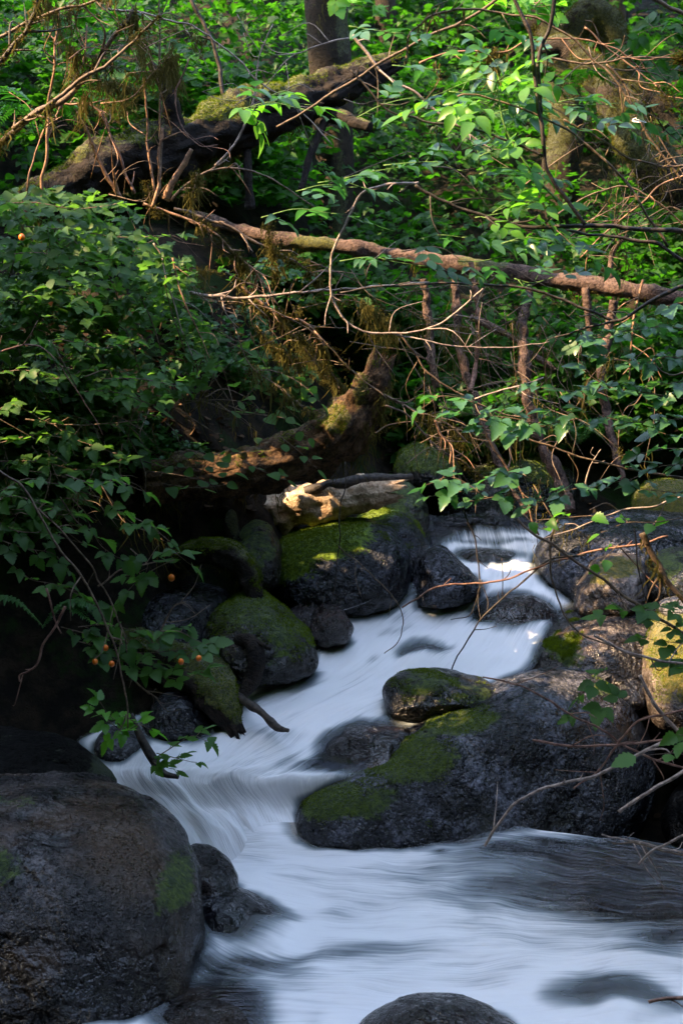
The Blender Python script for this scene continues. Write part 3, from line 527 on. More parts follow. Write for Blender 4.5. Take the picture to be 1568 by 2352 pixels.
wood('rotten_log', 'rotten moss topped log end hanging over the water at left with a ragged tip', 'log', [(250,1490,6.5),(330,1500,6.45),(420,1530,6.35),(480,1580,6.2),(515,1630,6.1),(540,1675,6.05)], [40,46,50,50,40,16], W_DARK, .75, [(500,1560,60,50,1.0)], seed=55, k=30, n=90, amp=.28, ribs=.12, moss_L=.05, moss_n=300, fz=5000, fl=.015)
wood('drooping_log', 'short mossy log stub drooping over the dark hollow left of the bright moss boulder', 'log', [(400,1290,6.8),(460,1270,6.75),(520,1275,6.7),(565,1310,6.65),(585,1365,6.6)], [30,36,38,34,16], W_DARK, .62, [(500,1245,50,20,1.0)], seed=56, k=26, n=70, amp=.26, ribs=.08, moss_L=.1, moss_n=400, fz=4000, fl=.015)
wood('hooked_root', 'dark hooked root standing in front of the mossy wedge boulder', 'root', [(545,1470,6.3),(575,1475,6.25),(590,1510,6.2),(580,1560,6.2),(555,1600,6.15)], [16,20,22,18,9], W_DARK, .3, seed=57, amp=.2, extra=[([(575,1470,6.25),(600,1480,6.2),(622,1492,6.2)], [7,5,3])])
wood('driftwood_stick', 'dark wet stick poking out over the white water from the rotten log tip', 'stick', [(540,1595,6.15),(575,1620,6.05),(610,1645,5.98),(635,1670,5.92),(662,1678,5.88)], [9,9,8,9,4], T_DARK, 0, seed=58, amp=.25, fr=16)
wood('leaning_stick', 'dark stick slanting down into the water under the lowest leafy sprig at left', 'stick', [(300,1640,5.75),(325,1695,5.72),(350,1740,5.7),(375,1775,5.68),(410,1785,5.66)], [6,9,9,7,4], T_DARK, 0, seed=59, amp=.2)
wood('mossy_arch_root', 'mossy arching root beside the dark rock right of the drooping log stub', 'root', [(530,1180,7.2),(538,1230,7.1),(545,1290,7.05),(560,1340,7.0)], [16,18,16,12], W_MOSS, .8, seed=60, amp=.2)
# trees of the forest behind
wood('mossy_tree', 'straight mossy tree trunk standing behind the thick fallen log at top centre', 'tree', [(768,900,10.6),(775,600,10.5),(765,300,10.4),(755,60,10.3),(752,-300,10.2),(748,-1500,10)], [34,34,44,46,44,30], W_MOSS, .15, [(790,60,30,120,.6),(780,500,30,300,.6)], seed=61, amp=.12, fr=4, moss_L=.2, moss_n=500)
wood('mossy_tree', 'mossy trunk between the dark stems and the arched trunk at upper right', 'tree', [(1270,700,12),(1285,450,12),(1300,250,12),(1250,60,12),(1225,-100,12),(1200,-1500,12)], [40,42,40,30,28,20], W_MOSS, .3, [(1270,200,80,220,.8)], seed=62, fz=8000, fl=.03, amp=.2, fr=5, moss_L=.25, moss_n=500)
wood('arched_tree', 'moss covered arched trunk curving down to the right edge at upper right', 'tree', [(1240,110,11.5),(1300,110,11.4),(1370,170,11.3),(1430,260,11.2),(1490,360,11.1),(1600,470,11)], [16,26,38,44,48,52], W_MOSS, .7, [(1360,150,70,60,.9),(1450,300,120,120,.75)], seed=63, fz=12000, fl=.035, amp=.25, fr=6, moss_L=.22, moss_n=900)
wood('arched_tree', 'moss covered hump of a second arched trunk at the top right above the first', 'tree', [(1290,110,12.2),(1330,50,12.2),(1375,30,12.2),(1410,90,12.2),(1440,200,12.2),(1520,260,12.2),(1570,360,12.2)], [26,32,34,34,30,32,34], W_MOSS, .7, [(1400,120,130,170,.8)], fz=12000, fl=.035, seed=64, amp=.25, fr=6, moss_L=.2, moss_n=600)
wood('forest_tree', 'blurred brown tree trunk far back at upper left', 'tree', [(280,500,13),(262,200,13),(255,0,13),(250,-1500,13)], [34,34,32,24], W_BARK, .2, seed=65, amp=.1)
wood('forest_tree', 'dim trunk far back right of the straight mossy tree', 'tree', [(900,400,17),(885,100,17),(880,-1500,17)], [26,24,18], W_MOSS, .3, seed=66, amp=.1)
wood('forest_tree', 'thin dim trunk far back at the top near the hump of the arched trunk', 'tree', [(1420,400,18),(1415,0,18),(1410,-1500,18)], [20,18,14], W_BARK, .3, seed=67, amp=.1)
wood('forest_tree', 'dim trunk far back at the extreme upper left corner', 'tree', [(60,400,16),(45,0,16),(40,-1500,16)], [28,26,20], W_MOSS, .3, seed=68, amp=.1)
HR = 'bark covered roots hanging from the fallen trunk'
wood('hanging_root', 'thickest scaly root hanging down right of centre from the fallen trunk to the rocks', 'root', [(1215,665,8.0),(1200,760,7.9),(1205,850,7.8),(1215,930,7.75),(1240,1010,7.7),(1290,1110,7.6),(1310,1175,7.5)], [9,11,12,12,12,12,8], W_BARK, .3, seed=70, amp=.5, fr=22, extra=[([(1210,810,7.9),(1245,830,7.9),(1275,850,7.9)], [6,5,3]), ([(1200,790,7.9),(1130,750,7.95),(1080,728,8.0)], [7,7,5])], moss_L=.1, moss_n=260, group=HR)
wood('hanging_root', 'leftmost mossy hanging root with a kink beside the stump tip', 'root', [(975,640,8.2),(985,750,8.2),(992,830,8.1),(1003,890,8.1)], [8,9,9,8], W_BARK, .35, seed=71, amp=.45, fr=20, moss_L=.1, moss_n=150, group=HR)
wood('hanging_root', 'hanging root directly left of the thin pair member near the middle', 'root', [(1045,640,8.2),(1048,720,8.15),(1052,790,8.1),(1068,850,8.05),(1080,900,8.0)], [8,9,9,8,7], W_BARK, .3, seed=72, amp=.45, fr=20, moss_L=.08, moss_n=120, group=HR)
wood('hanging_root', 'thinnest smooth hanging root between two scaly ones', 'root', [(1080,600,8.0),(1095,700,8.0),(1096,780,8.0),(1090,850,8.0),(1080,900,7.9)], [5,5,5,5,4], T_RED, 0, seed=73, amp=.3, fr=20, group=HR)
wood('hanging_root', 'red barked hanging root nearest the right edge behind the leaves', 'root', [(1410,690,7.9),(1392,780,7.9),(1378,860,7.8),(1392,950,7.8),(1410,1030,7.7),(1440,1130,7.6)], [10,10,10,9,8,6], W_BARK, .2, seed=74, amp=.35, fr=18, group=HR)
wood('hanging_root', 'mossy drooping root that ends in an orange stick above the stream head', 'root', [(1088,900,7.9),(1110,980,7.8),(1140,1050,7.7),(1175,1120,7.6),(1210,1180,7.5)], [7,9,9,5,4], W_BARK, .5, seed=75, amp=.4, fr=18, moss_L=.13, moss_n=200, group=HR)

def twig(label, path, r0, r1, mat, y, name='dead_branch', cat='branch', subs=2, seed=None, moss=0, group=None):
    """thin branch; path points (px,py[,y]); side twigs are its children"""
    sd = seed if seed is not None else sum(ord(c) for c in label); rs = np.random.default_rng(sd)
    P3 = np.array([at(p[0], p[1], p[2] if len(p) > 2 else y) for p in path]); n = max(10, 6 * len(path)); C = spline(P3, n)
    k = mpp(y); C = C + np.stack([fbm(C + q * 5, 9, 3, sd % 50) for q in range(3)], -1) * k * 4.5
    R = np.linspace(r0, r1, n) * k * .5 * (1 + .22 * np.maximum(0, noise(C, 40, 3))); V, Q, T = tube(C, R, 7)
    if not subs and not moss:
        return tag(mesh(name, V, [Q, T], mat, {'tone': np.full(len(V), .5), 'moss': np.zeros(len(V))}), label, cat, group)
    root = empty(name, C[0]); tag(root, label, cat, group); mesh('stem', V, [Q, T], mat, parent=root)
    for j in range(int(subs * 2.4)):
        i = rs.integers(2, n - 2); d = C[i + 1] - C[i]; d /= np.linalg.norm(d); q = rs.normal(size=3) * [1, .8, 1]; q -= d * (q @ d); q /= np.linalg.norm(q)
        L = (22 + 110 * rs.random() ** 1.8) * k; e = C[i] + (d * .7 + q * .8) * L + [0, 0, -.1 * L]; mid = (C[i] + e) / 2 + rs.normal(size=3) * L * .13
        c2 = spline([C[i], mid, e], 9); v2, q2, t2 = tube(c2, np.linspace(R[i] * .65, k * .7, 9), 6); mesh('twig', v2, [q2, t2], mat, parent=root)
    if moss:
        hv, hq, ha = hang(C, moss, .13, sd, .0035); mesh('hanging_moss', hv, [hq], M_HANG, {'tone': ha}, smooth=False, parent=root)
    return root
TW = [
 # upper left, warm stems
 ('tall sunlit orange stem standing at the far left', [(95,470),(108,330),(118,210),(130,110),(138,20)], 8, 4, T_WARM, 6.3, 3, 0),
 ('second sunlit stem just right of the tall orange stem at far left', [(110,330),(150,220),(185,150),(200,60)], 5, 3, T_WARM, 6.4, 2, 0),
 ('long straight brown stem rising from the twig cluster in front of the fallen log', [(366,450),(369,300),(368,150),(366,-30)], 7, 4, T_BROWN, 6.5, 1, 0),
 ('mossed twig curving up and left out of the twig cluster', [(280,455),(255,420),(225,360),(200,300),(175,250)], 11, 5, T_WARM, 6.4, 2, 60),
 ('red brown stem from the twig cluster to the broken stub above it', [(310,445),(290,400),(262,330),(240,260),(220,250)], 7, 4, T_RED, 6.4, 1, 0),
 ('sunlit stem leaning left out of the twig cluster', [(355,440),(345,380),(335,300),(333,180)], 6, 4, T_WARM, 6.3, 1, 0),
 ('stout orange stub leaning right out of the twig cluster', [(380,455),(400,410),(425,370),(440,340)], 17, 9, T_WARM, 6.3, 0, 0),
 ('bright stub in the middle of the twig cluster', [(352,470),(365,420),(370,340),(372,290)], 9, 5, T_WARM, 6.25, 1, 0),
 ('arching brown branch running right from the twig cluster below the log', [(395,460),(425,425),(480,392),(560,388),(640,420),(720,480)], 7, 3, T_BROWN, 6.5, 3, 0),
 ('grey dead stem crossing the log and rising to the top left of centre', [(490,385),(530,340),(565,275),(583,220),(592,130),(630,55)], 6, 3, T_PALE, 6.4, 2, 0),
 ('dark bent stem rising behind the fallen log to the top', [(522,240,8),(505,160,8),(480,90,8),(455,40,8),(430,-20,8)], 10, 8, T_DARK, 8, 1, 0),
 ('thick moss hung branch crossing the upper left corner', [(0,335),(80,260),(150,225),(215,150),(280,60),(300,20)], 14, 9, T_BROWN, 6.0, 4, 420),
 ('second moss hung branch rising to the right from the left edge', [(30,300),(120,235),(190,180),(270,130),(330,70),(370,30)], 10, 5, T_BROWN, 5.9, 3, 260),
 ('mossy twig along the top left edge of the photo', [(-20,90),(60,55),(120,30),(190,10),(260,-15)], 8, 5, T_BROWN, 5.8, 2, 200),
 ('moss draped dark branch in the extreme top left corner', [(-30,190),(30,110),(70,50),(95,-20)], 12, 8, T_DARK, 5.7, 3, 320),
 ('long thin arching twig across the top left quarter', [(250,20),(330,25),(400,48),(470,75),(540,130),(600,190),(680,250),(760,330)], 5, 3, T_PALE, 6.2, 5, 0),
 ('pale forked twig left of the straight mossy tree', [(800,90),(740,105),(700,120),(665,135),(600,200),(540,240)], 4, 2, T_PALE, 6.2, 3, 0),
 ('thin reddish twig hanging in front of the leaves at upper left', [(430,140),(400,220),(420,300),(460,330),(500,332)], 4, 2, T_RED, 6.1, 2, 0),
 ('sunlit dry twig above the twig cluster at left', [(150,240),(200,235),(240,270),(262,330)], 5, 4, T_WARM, 6.2, 3, 50),
 ('sunlit stick rising at the left edge beside the tall orange stem', [(60,480),(72,380),(100,300),(140,270)], 5, 3, T_WARM, 6.2, 2, 0),
 # middle left
 ('tangled sunlit dry branch sweeping right below the twig cluster', [(330,470),(400,490),(470,520),(540,580),(600,640),(640,700)], 7, 4, T_WARM, 6.4, 6, 380),
 ('moss bearded branch right of the twig cluster', [(400,480),(460,500),(520,520),(600,560),(680,600),(740,650)], 8, 4, T_BROWN, 6.5, 4, 420),
 ('sunlit bleached branch running right under the fallen trunk', [(410,672),(480,678),(560,684),(640,676),(720,668),(800,662),(900,655),(985,650)], 8, 4, T_PALE, 6.3, 5, 60),
 ('sunlit curved branch bending down towards the stump tip', [(560,655),(600,700),(650,725),(700,742),(735,780),(755,815)], 8, 5, T_WARM, 6.35, 4, 300),
 ('moss bearded branch over the gap left of the stump tip', [(590,690,6.6),(640,740,6.8),(700,790,7),(750,850,7.2),(800,900,7.3)], 8, 5, T_BROWN, 6.5, 5, 520),
 ('left one of two thin stems trailing down over the left bushes', [(350,560),(372,600),(395,680),(420,760),(442,815)], 4, 3, T_PALE, 5.9, 1, 0),
 ('right one of two thin stems trailing down over the left bushes', [(395,590),(410,650),(428,710),(450,760),(480,820)], 5, 2, T_WARM, 5.9, 1, 0),
 ('sunlit bare twig entering from the left edge at mid height', [(-20,820),(25,800),(60,794),(100,800),(140,835),(180,900),(240,1000)], 5, 2, T_RED, 5.4, 2, 0),
 ('horizontal dead twig low in the left bushes', [(60,965),(140,975),(230,972),(330,965)], 4, 2, T_BROWN, 5.6, 4, 0),
 # upper right
 ('left one of two near black stems meeting at upper right', [(1170,-20),(1205,60),(1225,140),(1238,250),(1243,340),(1262,400),(1300,460),(1342,518)], 8, 9, T_DARK, 4.7, 1, 0),
 ('right one of two near black stems meeting at upper right', [(1272,-20),(1262,60),(1245,110),(1237,180),(1236,260)], 9, 8, T_DARK, 4.72, 1, 0),
 ('long dark branch running right to the edge above the fallen trunk', [(955,425),(1000,455),(1060,480),(1120,500),(1180,517),(1270,522),(1340,520),(1440,525),(1590,533)], 7, 11, T_DARK, 4.8, 3, 0),
 ('smooth grey branch sagging to the right edge above the fallen trunk', [(1290,530),(1370,540),(1450,546),(1510,560),(1545,585),(1590,610)], 6, 9, T_DARK, 4.9, 0, 0),
 ('whitish dead branch slanting down to the right near top centre', [(810,78),(850,130),(900,185),(960,220),(1010,262),(1060,300),(1130,345)], 7, 4, T_PALE, 5.4, 2, 0),
 ('grey branch rising from the fallen log tip to the top edge', [(640,290),(720,240),(800,195),(900,125),(1000,75),(1080,40),(1160,-15)], 5, 7, T_BROWN, 5.2, 2, 0),
 ('thin dark branch slanting down across the elder leaves', [(808,163),(850,215),(890,255),(960,275),(1040,290),(1130,312),(1200,335),(1245,355)], 4, 6, T_DARK, 4.9, 2, 0),
 ('arching grey branch passing through the elder leaves', [(1020,245),(1045,225),(1080,218),(1140,228),(1230,258),(1300,300),(1370,350),(1430,410),(1480,490),(1530,570)], 4, 6, T_BROWN, 4.9, 1, 0),
 ('brown branch slanting to the right edge below the arched trunk', [(1295,275),(1350,305),(1410,340),(1470,368),(1530,380),(1590,378)], 5, 4, T_BROWN, 5.0, 3, 0),
 ('long arching branch across the top right quarter', [(935,150),(942,80),(975,50),(1030,30),(1100,22),(1180,32),(1260,60),(1330,105),(1390,160),(1440,240),(1500,330),(1568,420)], 5, 5, T_BROWN, 5.1, 4, 60),
 ('sunlit reddish branch in front of the arched trunk', [(960,145),(1010,128),(1080,118),(1160,115),(1210,95),(1280,88),(1350,95),(1420,118),(1470,160)], 5, 3, T_WARM, 5.3, 2, 160),
 ('sunlit branch with hanging yellow moss before the arched trunk', [(1228,128),(1290,140),(1340,150),(1400,145),(1460,128),(1520,132),(1590,140)], 5, 3, T_BROWN, 5.3, 3, 420),
 ('fan of bright bare twigs near the upper right edge', [(1340,65),(1400,110),(1450,150),(1500,190),(1568,260)], 4, 2, T_WARM, 5.4, 4, 120),
 ('diagonal bare twig dropping towards the right edge at upper right', [(1395,150),(1430,190),(1460,260),(1500,300),(1568,400)], 5, 3, T_BROWN, 5.3, 3, 0),
 ('dark thick twig in the extreme top right corner', [(1490,-10),(1530,12),(1600,45)], 9, 10, T_BROWN, 4.8, 0, 0),
 ('sunlit twig slanting down left from the right edge above the fallen trunk', [(1590,395),(1520,425),(1470,465),(1430,500),(1380,545),(1330,590)], 5, 3, T_WARM, 5.4, 3, 0),
 ('pale twig slanting from right edge to the dark branch fork', [(1590,530),(1500,460),(1440,430),(1380,440),(1320,465),(1250,520)], 4, 3, T_BROWN, 5.5, 2, 0),
 # centre and mid right
 ('great pale arc of a branch sweeping under the fallen trunk at centre', [(960,420),(890,425),(835,445),(800,500),(770,570),(757,640),(765,700),(800,745),(870,766),(950,765),(1010,745),(1060,710),(1110,660)], 6, 4, T_PALE, 5.6, 5, 0),
 ('dark branch running right below the fallen trunk to a fork', [(780,668),(900,655),(1000,650),(1070,648),(1150,655),(1240,675),(1330,705),(1405,738)], 4, 7, T_DARK, 5.2, 2, 0),
 ('dark branch slanting down left from the right edge to the fork', [(1590,655),(1530,670),(1480,700),(1440,725),(1400,738),(1340,758),(1270,772)], 10, 4, T_DARK, 5.1, 2, 0),
 ('thin grey branch sloping down right across the hanging roots', [(905,765),(960,780),(1020,792),(1100,798),(1190,795),(1260,785)], 4, 2, T_PALE, 5.6, 2, 0),
 ('dead branch slanting down through the gap below the great arc', [(920,768),(950,810),(985,855),(1020,885),(1080,920),(1150,950),(1200,960)], 5, 3, T_BROWN, 5.7, 3, 0),
 ('pair member of grey twigs crossing the dark hollow at centre right', [(1090,915),(1150,895),(1200,880),(1250,865)], 4, 3, T_PALE, 5.9, 1, 0),
 ('bundle of dry branches fanning right from behind the stump tip', [(880,905),(930,930),(985,955),(1050,985),(1120,1000)], 6, 3, T_BROWN, 6.6, 6, 280),
 ('lower dry branch fanning right from behind the stump tip', [(885,930),(930,950),(970,990),(1010,1030),(1060,1060),(1110,1100)], 5, 3, T_BROWN, 6.5, 5, 200),
 ('sunlit forked twig dangling right of the stump tip', [(995,965),(1010,1000),(1030,1020),(1028,1065)], 7, 3, T_WARM, 6.2, 3, 0),
 ('thin branch rising left from the stump tip across the shade', [(890,915),(820,860),(760,800),(690,750),(600,705),(520,690)], 4, 3, T_BROWN, 6.3, 5, 120),
 ('long bare stem slanting through the hollow towards the pyramid rock', [(1095,960),(1130,1020),(1160,1070),(1185,1110),(1240,1230)], 6, 4, T_WARM, 6.4, 1, 0),
 ('short pale upright stick in the black hollow at centre right', [(1165,1092),(1167,1055),(1168,1025)], 5, 5, T_PALE, 6.4, 0, 0),
 ('sunlit orange twig hanging down at the right edge above the leaves', [(1478,640),(1462,700),(1455,740),(1448,800),(1444,872)], 6, 4, T_WARM, 5.3, 2, 0),
 ('dark bare branch crossing the right leaves from the hollow to the edge', [(1100,960),(1200,1005),(1280,1030),(1370,1060),(1470,1080),(1590,1100)], 4, 5, T_BROWN, 5.3, 3, 0),
 ('grey twig hooked upward at the right edge in the leaves', [(1590,855),(1540,858),(1510,840),(1490,800),(1430,860)], 5, 3, T_BROWN, 5.2, 1, 0),
 ('hanging thread thin twig above the bright moss boulder', [(795,1060),(790,1130),(782,1190),(778,1260),(770,1340),(760,1385)], 3, 2, T_DARK, 6.2, 0, 0),
 ('pale twig slanting over the leaves at lower centre right', [(1590,1130),(1500,1160),(1440,1170),(1380,1190),(1320,1215),(1240,1240)], 4, 3, T_PALE, 5.5, 1, 0),
 ('crooked pale twig standing in the leaves at the right', [(1340,1140),(1345,1100),(1360,1060),(1380,1030)], 4, 2, T_PALE, 5.6, 1, 0),
 # lower left
 ('long arching bramble stem descending through the dark left side', [(-10,1075),(50,1120),(95,1190),(140,1260),(190,1325),(235,1410),(262,1480),(285,1570),(292,1640),(290,1690)], 6, 4, T_BROWN, 4.9, 2, 0),
 ('thinner bramble stem beside the long arching one', [(90,1170),(140,1220),(200,1290),(225,1340),(258,1390),(285,1450),(292,1500)], 5, 3, T_BROWN, 5.0, 2, 0),
 ('crooked sunlit dead twig with a forked end at lower left', [(150,1395),(128,1440),(98,1480),(80,1530),(48,1548),(48,1565)], 6, 4, T_RED, 4.9, 1, 0),
 ('short twig joining the leaves to the crooked dead twig', [(105,1350),(118,1390),(132,1430),(145,1455)], 6, 3, T_RED, 4.9, 0, 0),
 ('brown twig reaching right through the black hollow at left', [(225,1345),(290,1305),(350,1290),(400,1285)], 4, 3, T_BROWN, 5.4, 2, 0),
 ('dead twig with side shoots below the orange berries', [(290,1525),(310,1560),(335,1585),(362,1605)], 6, 3, T_BROWN, 5.2, 3, 0),
 ('crooked twig standing over the smooth shaded boulder', [(365,1450),(380,1415),(400,1390),(425,1380)], 5, 3, T_BROWN, 5.9, 2, 0),
 # lower right
 ('thin arc of twig hanging over the bright moss boulder and the rapids', [(780,1250),(830,1300),(880,1345),(915,1390),(925,1430),(910,1475),(885,1500)], 3, 2, T_BROWN, 5.2, 1, 0),
 ('thin curved twig hanging over the upper rapids', [(1066,1175),(1088,1230),(1097,1300),(1098,1360),(1080,1410),(1035,1422)], 4, 2, T_DARK, 5.2, 2, 0),
 ('reddish twig arching over the pyramid rock to the right edge', [(920,1395),(960,1370),(1000,1350),(1090,1340),(1160,1330),(1230,1300),(1330,1275),(1440,1255),(1535,1230)], 4, 5, T_RED, 5.1, 2, 0),
 ('dark twig slanting from the upper rapids towards the bank', [(1038,1540),(1075,1470),(1110,1420),(1160,1375),(1210,1330),(1260,1290),(1340,1270)], 3, 5, T_DARK, 5.1, 2, 0),
 ('long brown branch slanting down right across the blue grey boulder', [(1190,1190),(1240,1230),(1300,1270),(1370,1320),(1430,1365),(1490,1405),(1590,1465)], 6, 8, T_BROWN, 4.9, 1, 0),
 ('pale hanging twig crossing the big blue grey boulder downward', [(1285,1195),(1266,1250),(1266,1310),(1280,1370),(1300,1420),(1340,1460),(1400,1480),(1470,1510)], 5, 3, T_BROWN, 5.0, 1, 0),
 ('mossed grey stem leaning down at the right edge by the moss rocks', [(1472,1220),(1492,1265),(1515,1305),(1535,1345),(1590,1400)], 16, 12, T_BROWN, 5.0, 2, 60),
 ('thin upright dark twig before the yellow mossed rock', [(1455,1210),(1460,1270),(1468,1330),(1485,1385)], 4, 3, T_DARK, 4.9, 0, 0),
 ('reddish twig sloping down right over the largest boulder', [(1108,1555),(1170,1565),(1240,1595),(1310,1640),(1370,1670),(1440,1715),(1500,1745),(1590,1770)], 4, 6, T_RED, 4.7, 3, 0),
 ('pale branch running right above the tall moss rock', [(1368,1460),(1400,1478),(1450,1502),(1510,1515),(1590,1525)], 7, 6, T_PALE, 4.7, 1, 0),
 ('thick grey dead branch at the right edge above the pale tip', [(1466,1555),(1490,1600),(1520,1640),(1560,1680),(1600,1710)], 9, 9, T_PALE, 4.6, 1, 0),
 ('brown twig lying horizontally in front of the largest boulder', [(1222,1703),(1290,1710),(1370,1713),(1450,1712),(1530,1700),(1590,1685)], 6, 5, T_RED, 4.6, 1, 0),
 ('brown twig forking down across the right end of the largest boulder', [(1590,1625),(1520,1640),(1460,1655),(1430,1690),(1400,1735),(1360,1780),(1312,1812)], 6, 4, T_RED, 4.6, 2, 0),
 ('pale bare branch dipping to the pool in front of the black gap', [(1112,1945),(1140,1900),(1175,1852),(1230,1815),(1300,1796),(1370,1780),(1450,1740),(1520,1705),(1590,1685)], 7, 8, T_PALE, 4.5, 2, 0),
 ('short pale branch poking in from the right edge over the black gap', [(1417,1866),(1460,1840),(1500,1815),(1550,1785),(1600,1755)], 8, 9, T_PALE, 4.4, 0, 0),
 ('upper thin dead twig at the right edge over the dark stones', [(1382,1918),(1440,1932),(1500,1946),(1590,1962)], 4, 5, T_PALE, 4.5, 2, 0),
 ('lower thin dead twig at the right edge over the dark stones', [(1405,1936),(1460,1940),(1520,1955),(1590,1968)], 4, 5, T_BROWN, 4.45, 2, 0),
 ('slim pale stick rising to the right edge across the thin dead twigs', [(1464,1985),(1495,1955),(1530,1940),(1590,1910)], 7, 6, T_PALE, 4.4, 0, 0),
 ('knotted brown twig entering over the pool at the bottom right edge', [(1490,2300),(1525,2296),(1560,2292),(1600,2288)], 8, 9, T_RED, 3.7, 1, 0),
]
for i, (lab, path, r0, r1, mt, y, subs, ms) in enumerate(TW): twig(lab, path, r0, r1, mt, y, subs=subs, moss=ms, seed=i * 13 + 5, name='dead_branch' if mt in (T_PALE, T_WARM, T_RED) else 'branch')

# ------------------------------------------------------------------ leaves
def tmpl(st, fold, droop):
    V = []
    for t, w_ in st: z = -droop * t * t; V += [(t, -w_, z + fold * w_), (t, 0, z), (t, w_, z + fold * w_)]
    Q = []
    for i in range(len(st) - 1): a = i * 3; Q += [(a, a + 1, a + 4, a + 3), (a + 1, a + 2, a + 5, a + 4)]
    return np.array(V), np.array(Q)
TPL = {'lo': tmpl([(0, .02), (.42, .33), (1, .005)], .35, .18),
       'far': tmpl([(0, .03), (.3, .36), (.62, .30), (1, .01)], .3, .2),
       'toothed': tmpl([(0, .02), (.08, .16), (.16, .34), (.2, .27), (.32, .42), (.37, .32), (.5, .39), (.56, .28), (.68, .28), (.74, .19), (.86, .14), (1, .0)], .3, .22),
       'lance': tmpl([(0, .02), (.1, .12), (.25, .21), (.45, .235), (.65, .19), (.82, .11), (1, .0)], .4, .25),
       'round': tmpl([(0, .04), (.12, .3), (.35, .44), (.6, .42), (.85, .24), (1, .03)], .2, .15)}
def unit(v): return v / (np.linalg.norm(v, axis=-1, keepdims=True) + 1e-9)
def leafV(pos, ax, nr, L, tpl, tone, W=1.0):
    T, Q = TPL[tpl]; ax = unit(ax); side = unit(np.cross(nr, ax)); nr = np.cross(ax, side); L = np.asarray(L)[:, None, None]
    cz = RNG.uniform(-.3, 2.0, len(pos))[:, None, None]
    V = pos[:, None] + L * (T[None, :, :1] * ax[:, None] + T[None, :, 1:2] * W * side[:, None] + T[None, :, 2:] * cz * nr[:, None])
    n, m = len(pos), len(T)
    return V.reshape(-1, 3), (Q[None] + (np.arange(n) * m)[:, None, None]).reshape(-1, 4), np.repeat(tone, m)
KIND = {'trifol': [(0, 0, .22, 1.0), (62, 0, .05, .78), (-62, 0, .05, .78)],
        'pinnate': [(0, 0, .95, .62), (52, .62, .03, .62), (-52, .66, .03, .60), (58, .22, .03, .58), (-58, .26, .03, .56)],
        'palmate': [(0, 0, .05, 1.0), (42, 0, .05, .9), (-42, 0, .05, .9), (88, 0, .03, .62), (-88, 0, .03, .62)],
        'single': [(0, 0, .1, 1.0)]}
def rot(ax, nr, deg):
    a = np.radians(deg); s = np.cross(nr, ax); return ax * math.cos(a) + s * math.sin(a)
def compound(pos, ax, nr, L, kind, tpl, tone, rs, W=1.0, jit=.22):
    ax = unit(ax); s = unit(np.cross(nr, ax)); nr = np.cross(ax, s); P, A, N, S, T = [], [], [], [], []
    for (deg, off, gap, sc) in KIND[kind]:
        n = len(pos); a = rot(ax, nr, deg) + rs.normal(size=(n, 3)) * .12
        P.append(pos + ax * (off * L)[:, None] + a * (gap * L * .4)[:, None] if deg else pos + ax * (gap * L)[:, None]); A.append(a); N.append(nr + rs.normal(size=(n, 3)) * jit)
        S.append(L * sc * rs.uniform(.82, 1.12, n)); T.append(np.clip(tone + rs.normal(size=n) * .12, 0, 1))
    return leafV(np.vstack(P), np.vstack(A), np.vstack(N), np.concatenate(S), tpl, np.concatenate(T), W)
def raydepth(px, py, hgt=0.0, lo=4.6, hi=60):
    """distance y where the view rays meet the ground raised by hgt"""
    px = np.atleast_1d(np.asarray(px, float)); py = np.atleast_1d(np.asarray(py, float)); sx = (px - 784) / 1176 * TH; sy = (1176 - py) / 1176 * TH
    R = np.stack([sx, CP + sy * SP, -SP + sy * CP], -1); out = np.full(len(px), np.nan); y = lo
    while y < hi:
        k = y / R[:, 1]; hit = np.isnan(out) & (CAMZ + R[:, 2] * k < ground_z(R[:, 0] * k, np.full(len(px), y)) + hgt); out[hit] = y; y *= 1.008
    return out, R
# undergrowth on the hillside behind
def undergrowth(n, seed):
    rs = np.random.default_rng(seed); px = rs.uniform(-700, 2300, n); py = rs.uniform(-120, 1130, n); h = rs.uniform(.1, 1.1, n)
    d, R = raydepth(px, py, h, 8.9, 40); ok = ~np.isnan(d) & ~((py > 950) & (px < 900)); d = d[ok] + rs.normal(size=ok.sum()) * .12; R = R[ok]; P = R * (d / R[:, 1])[:, None] + [0, 0, CAMZ]
    c = fbm(P * [1, 1, 2.2], 1.15, 3, 31); keep = (c + rs.normal(size=len(c)) * .12 > np.where(py[ok] < 330, -.2, -.02)) & (rs.random(len(c)) < np.clip(1.3 - (py[ok] - 650) / 500, .35, 1)); P = P[keep]; c = c[keep]; m = len(P)
    ang = rs.uniform(0, 2 * math.pi, m); ax = np.stack([np.cos(ang), np.sin(ang), rs.normal(size=m) * .25 - .12], -1); nr = unit(np.stack([rs.normal(size=m) * .35, rs.normal(size=m) * .35 - .35, np.ones(m)], -1))
    L = rs.uniform(.045, .115, m) * (1 + .25 * c) * np.clip(P[:, 1] / 14, .8, 1.6); return compound(P, ax, nr, L, 'trifol', 'far', np.clip(.5 + c * .6 + rs.normal(size=m) * .15, 0, 1), rs, 1.25)
V, Q, A = undergrowth(72000, 101); tag(mesh('undergrowth', V, Q, L_BACK, {'tone': A}), 'dense bright green leafy undergrowth covering the forest slope behind the fallen logs', 'undergrowth', kind='stuff')

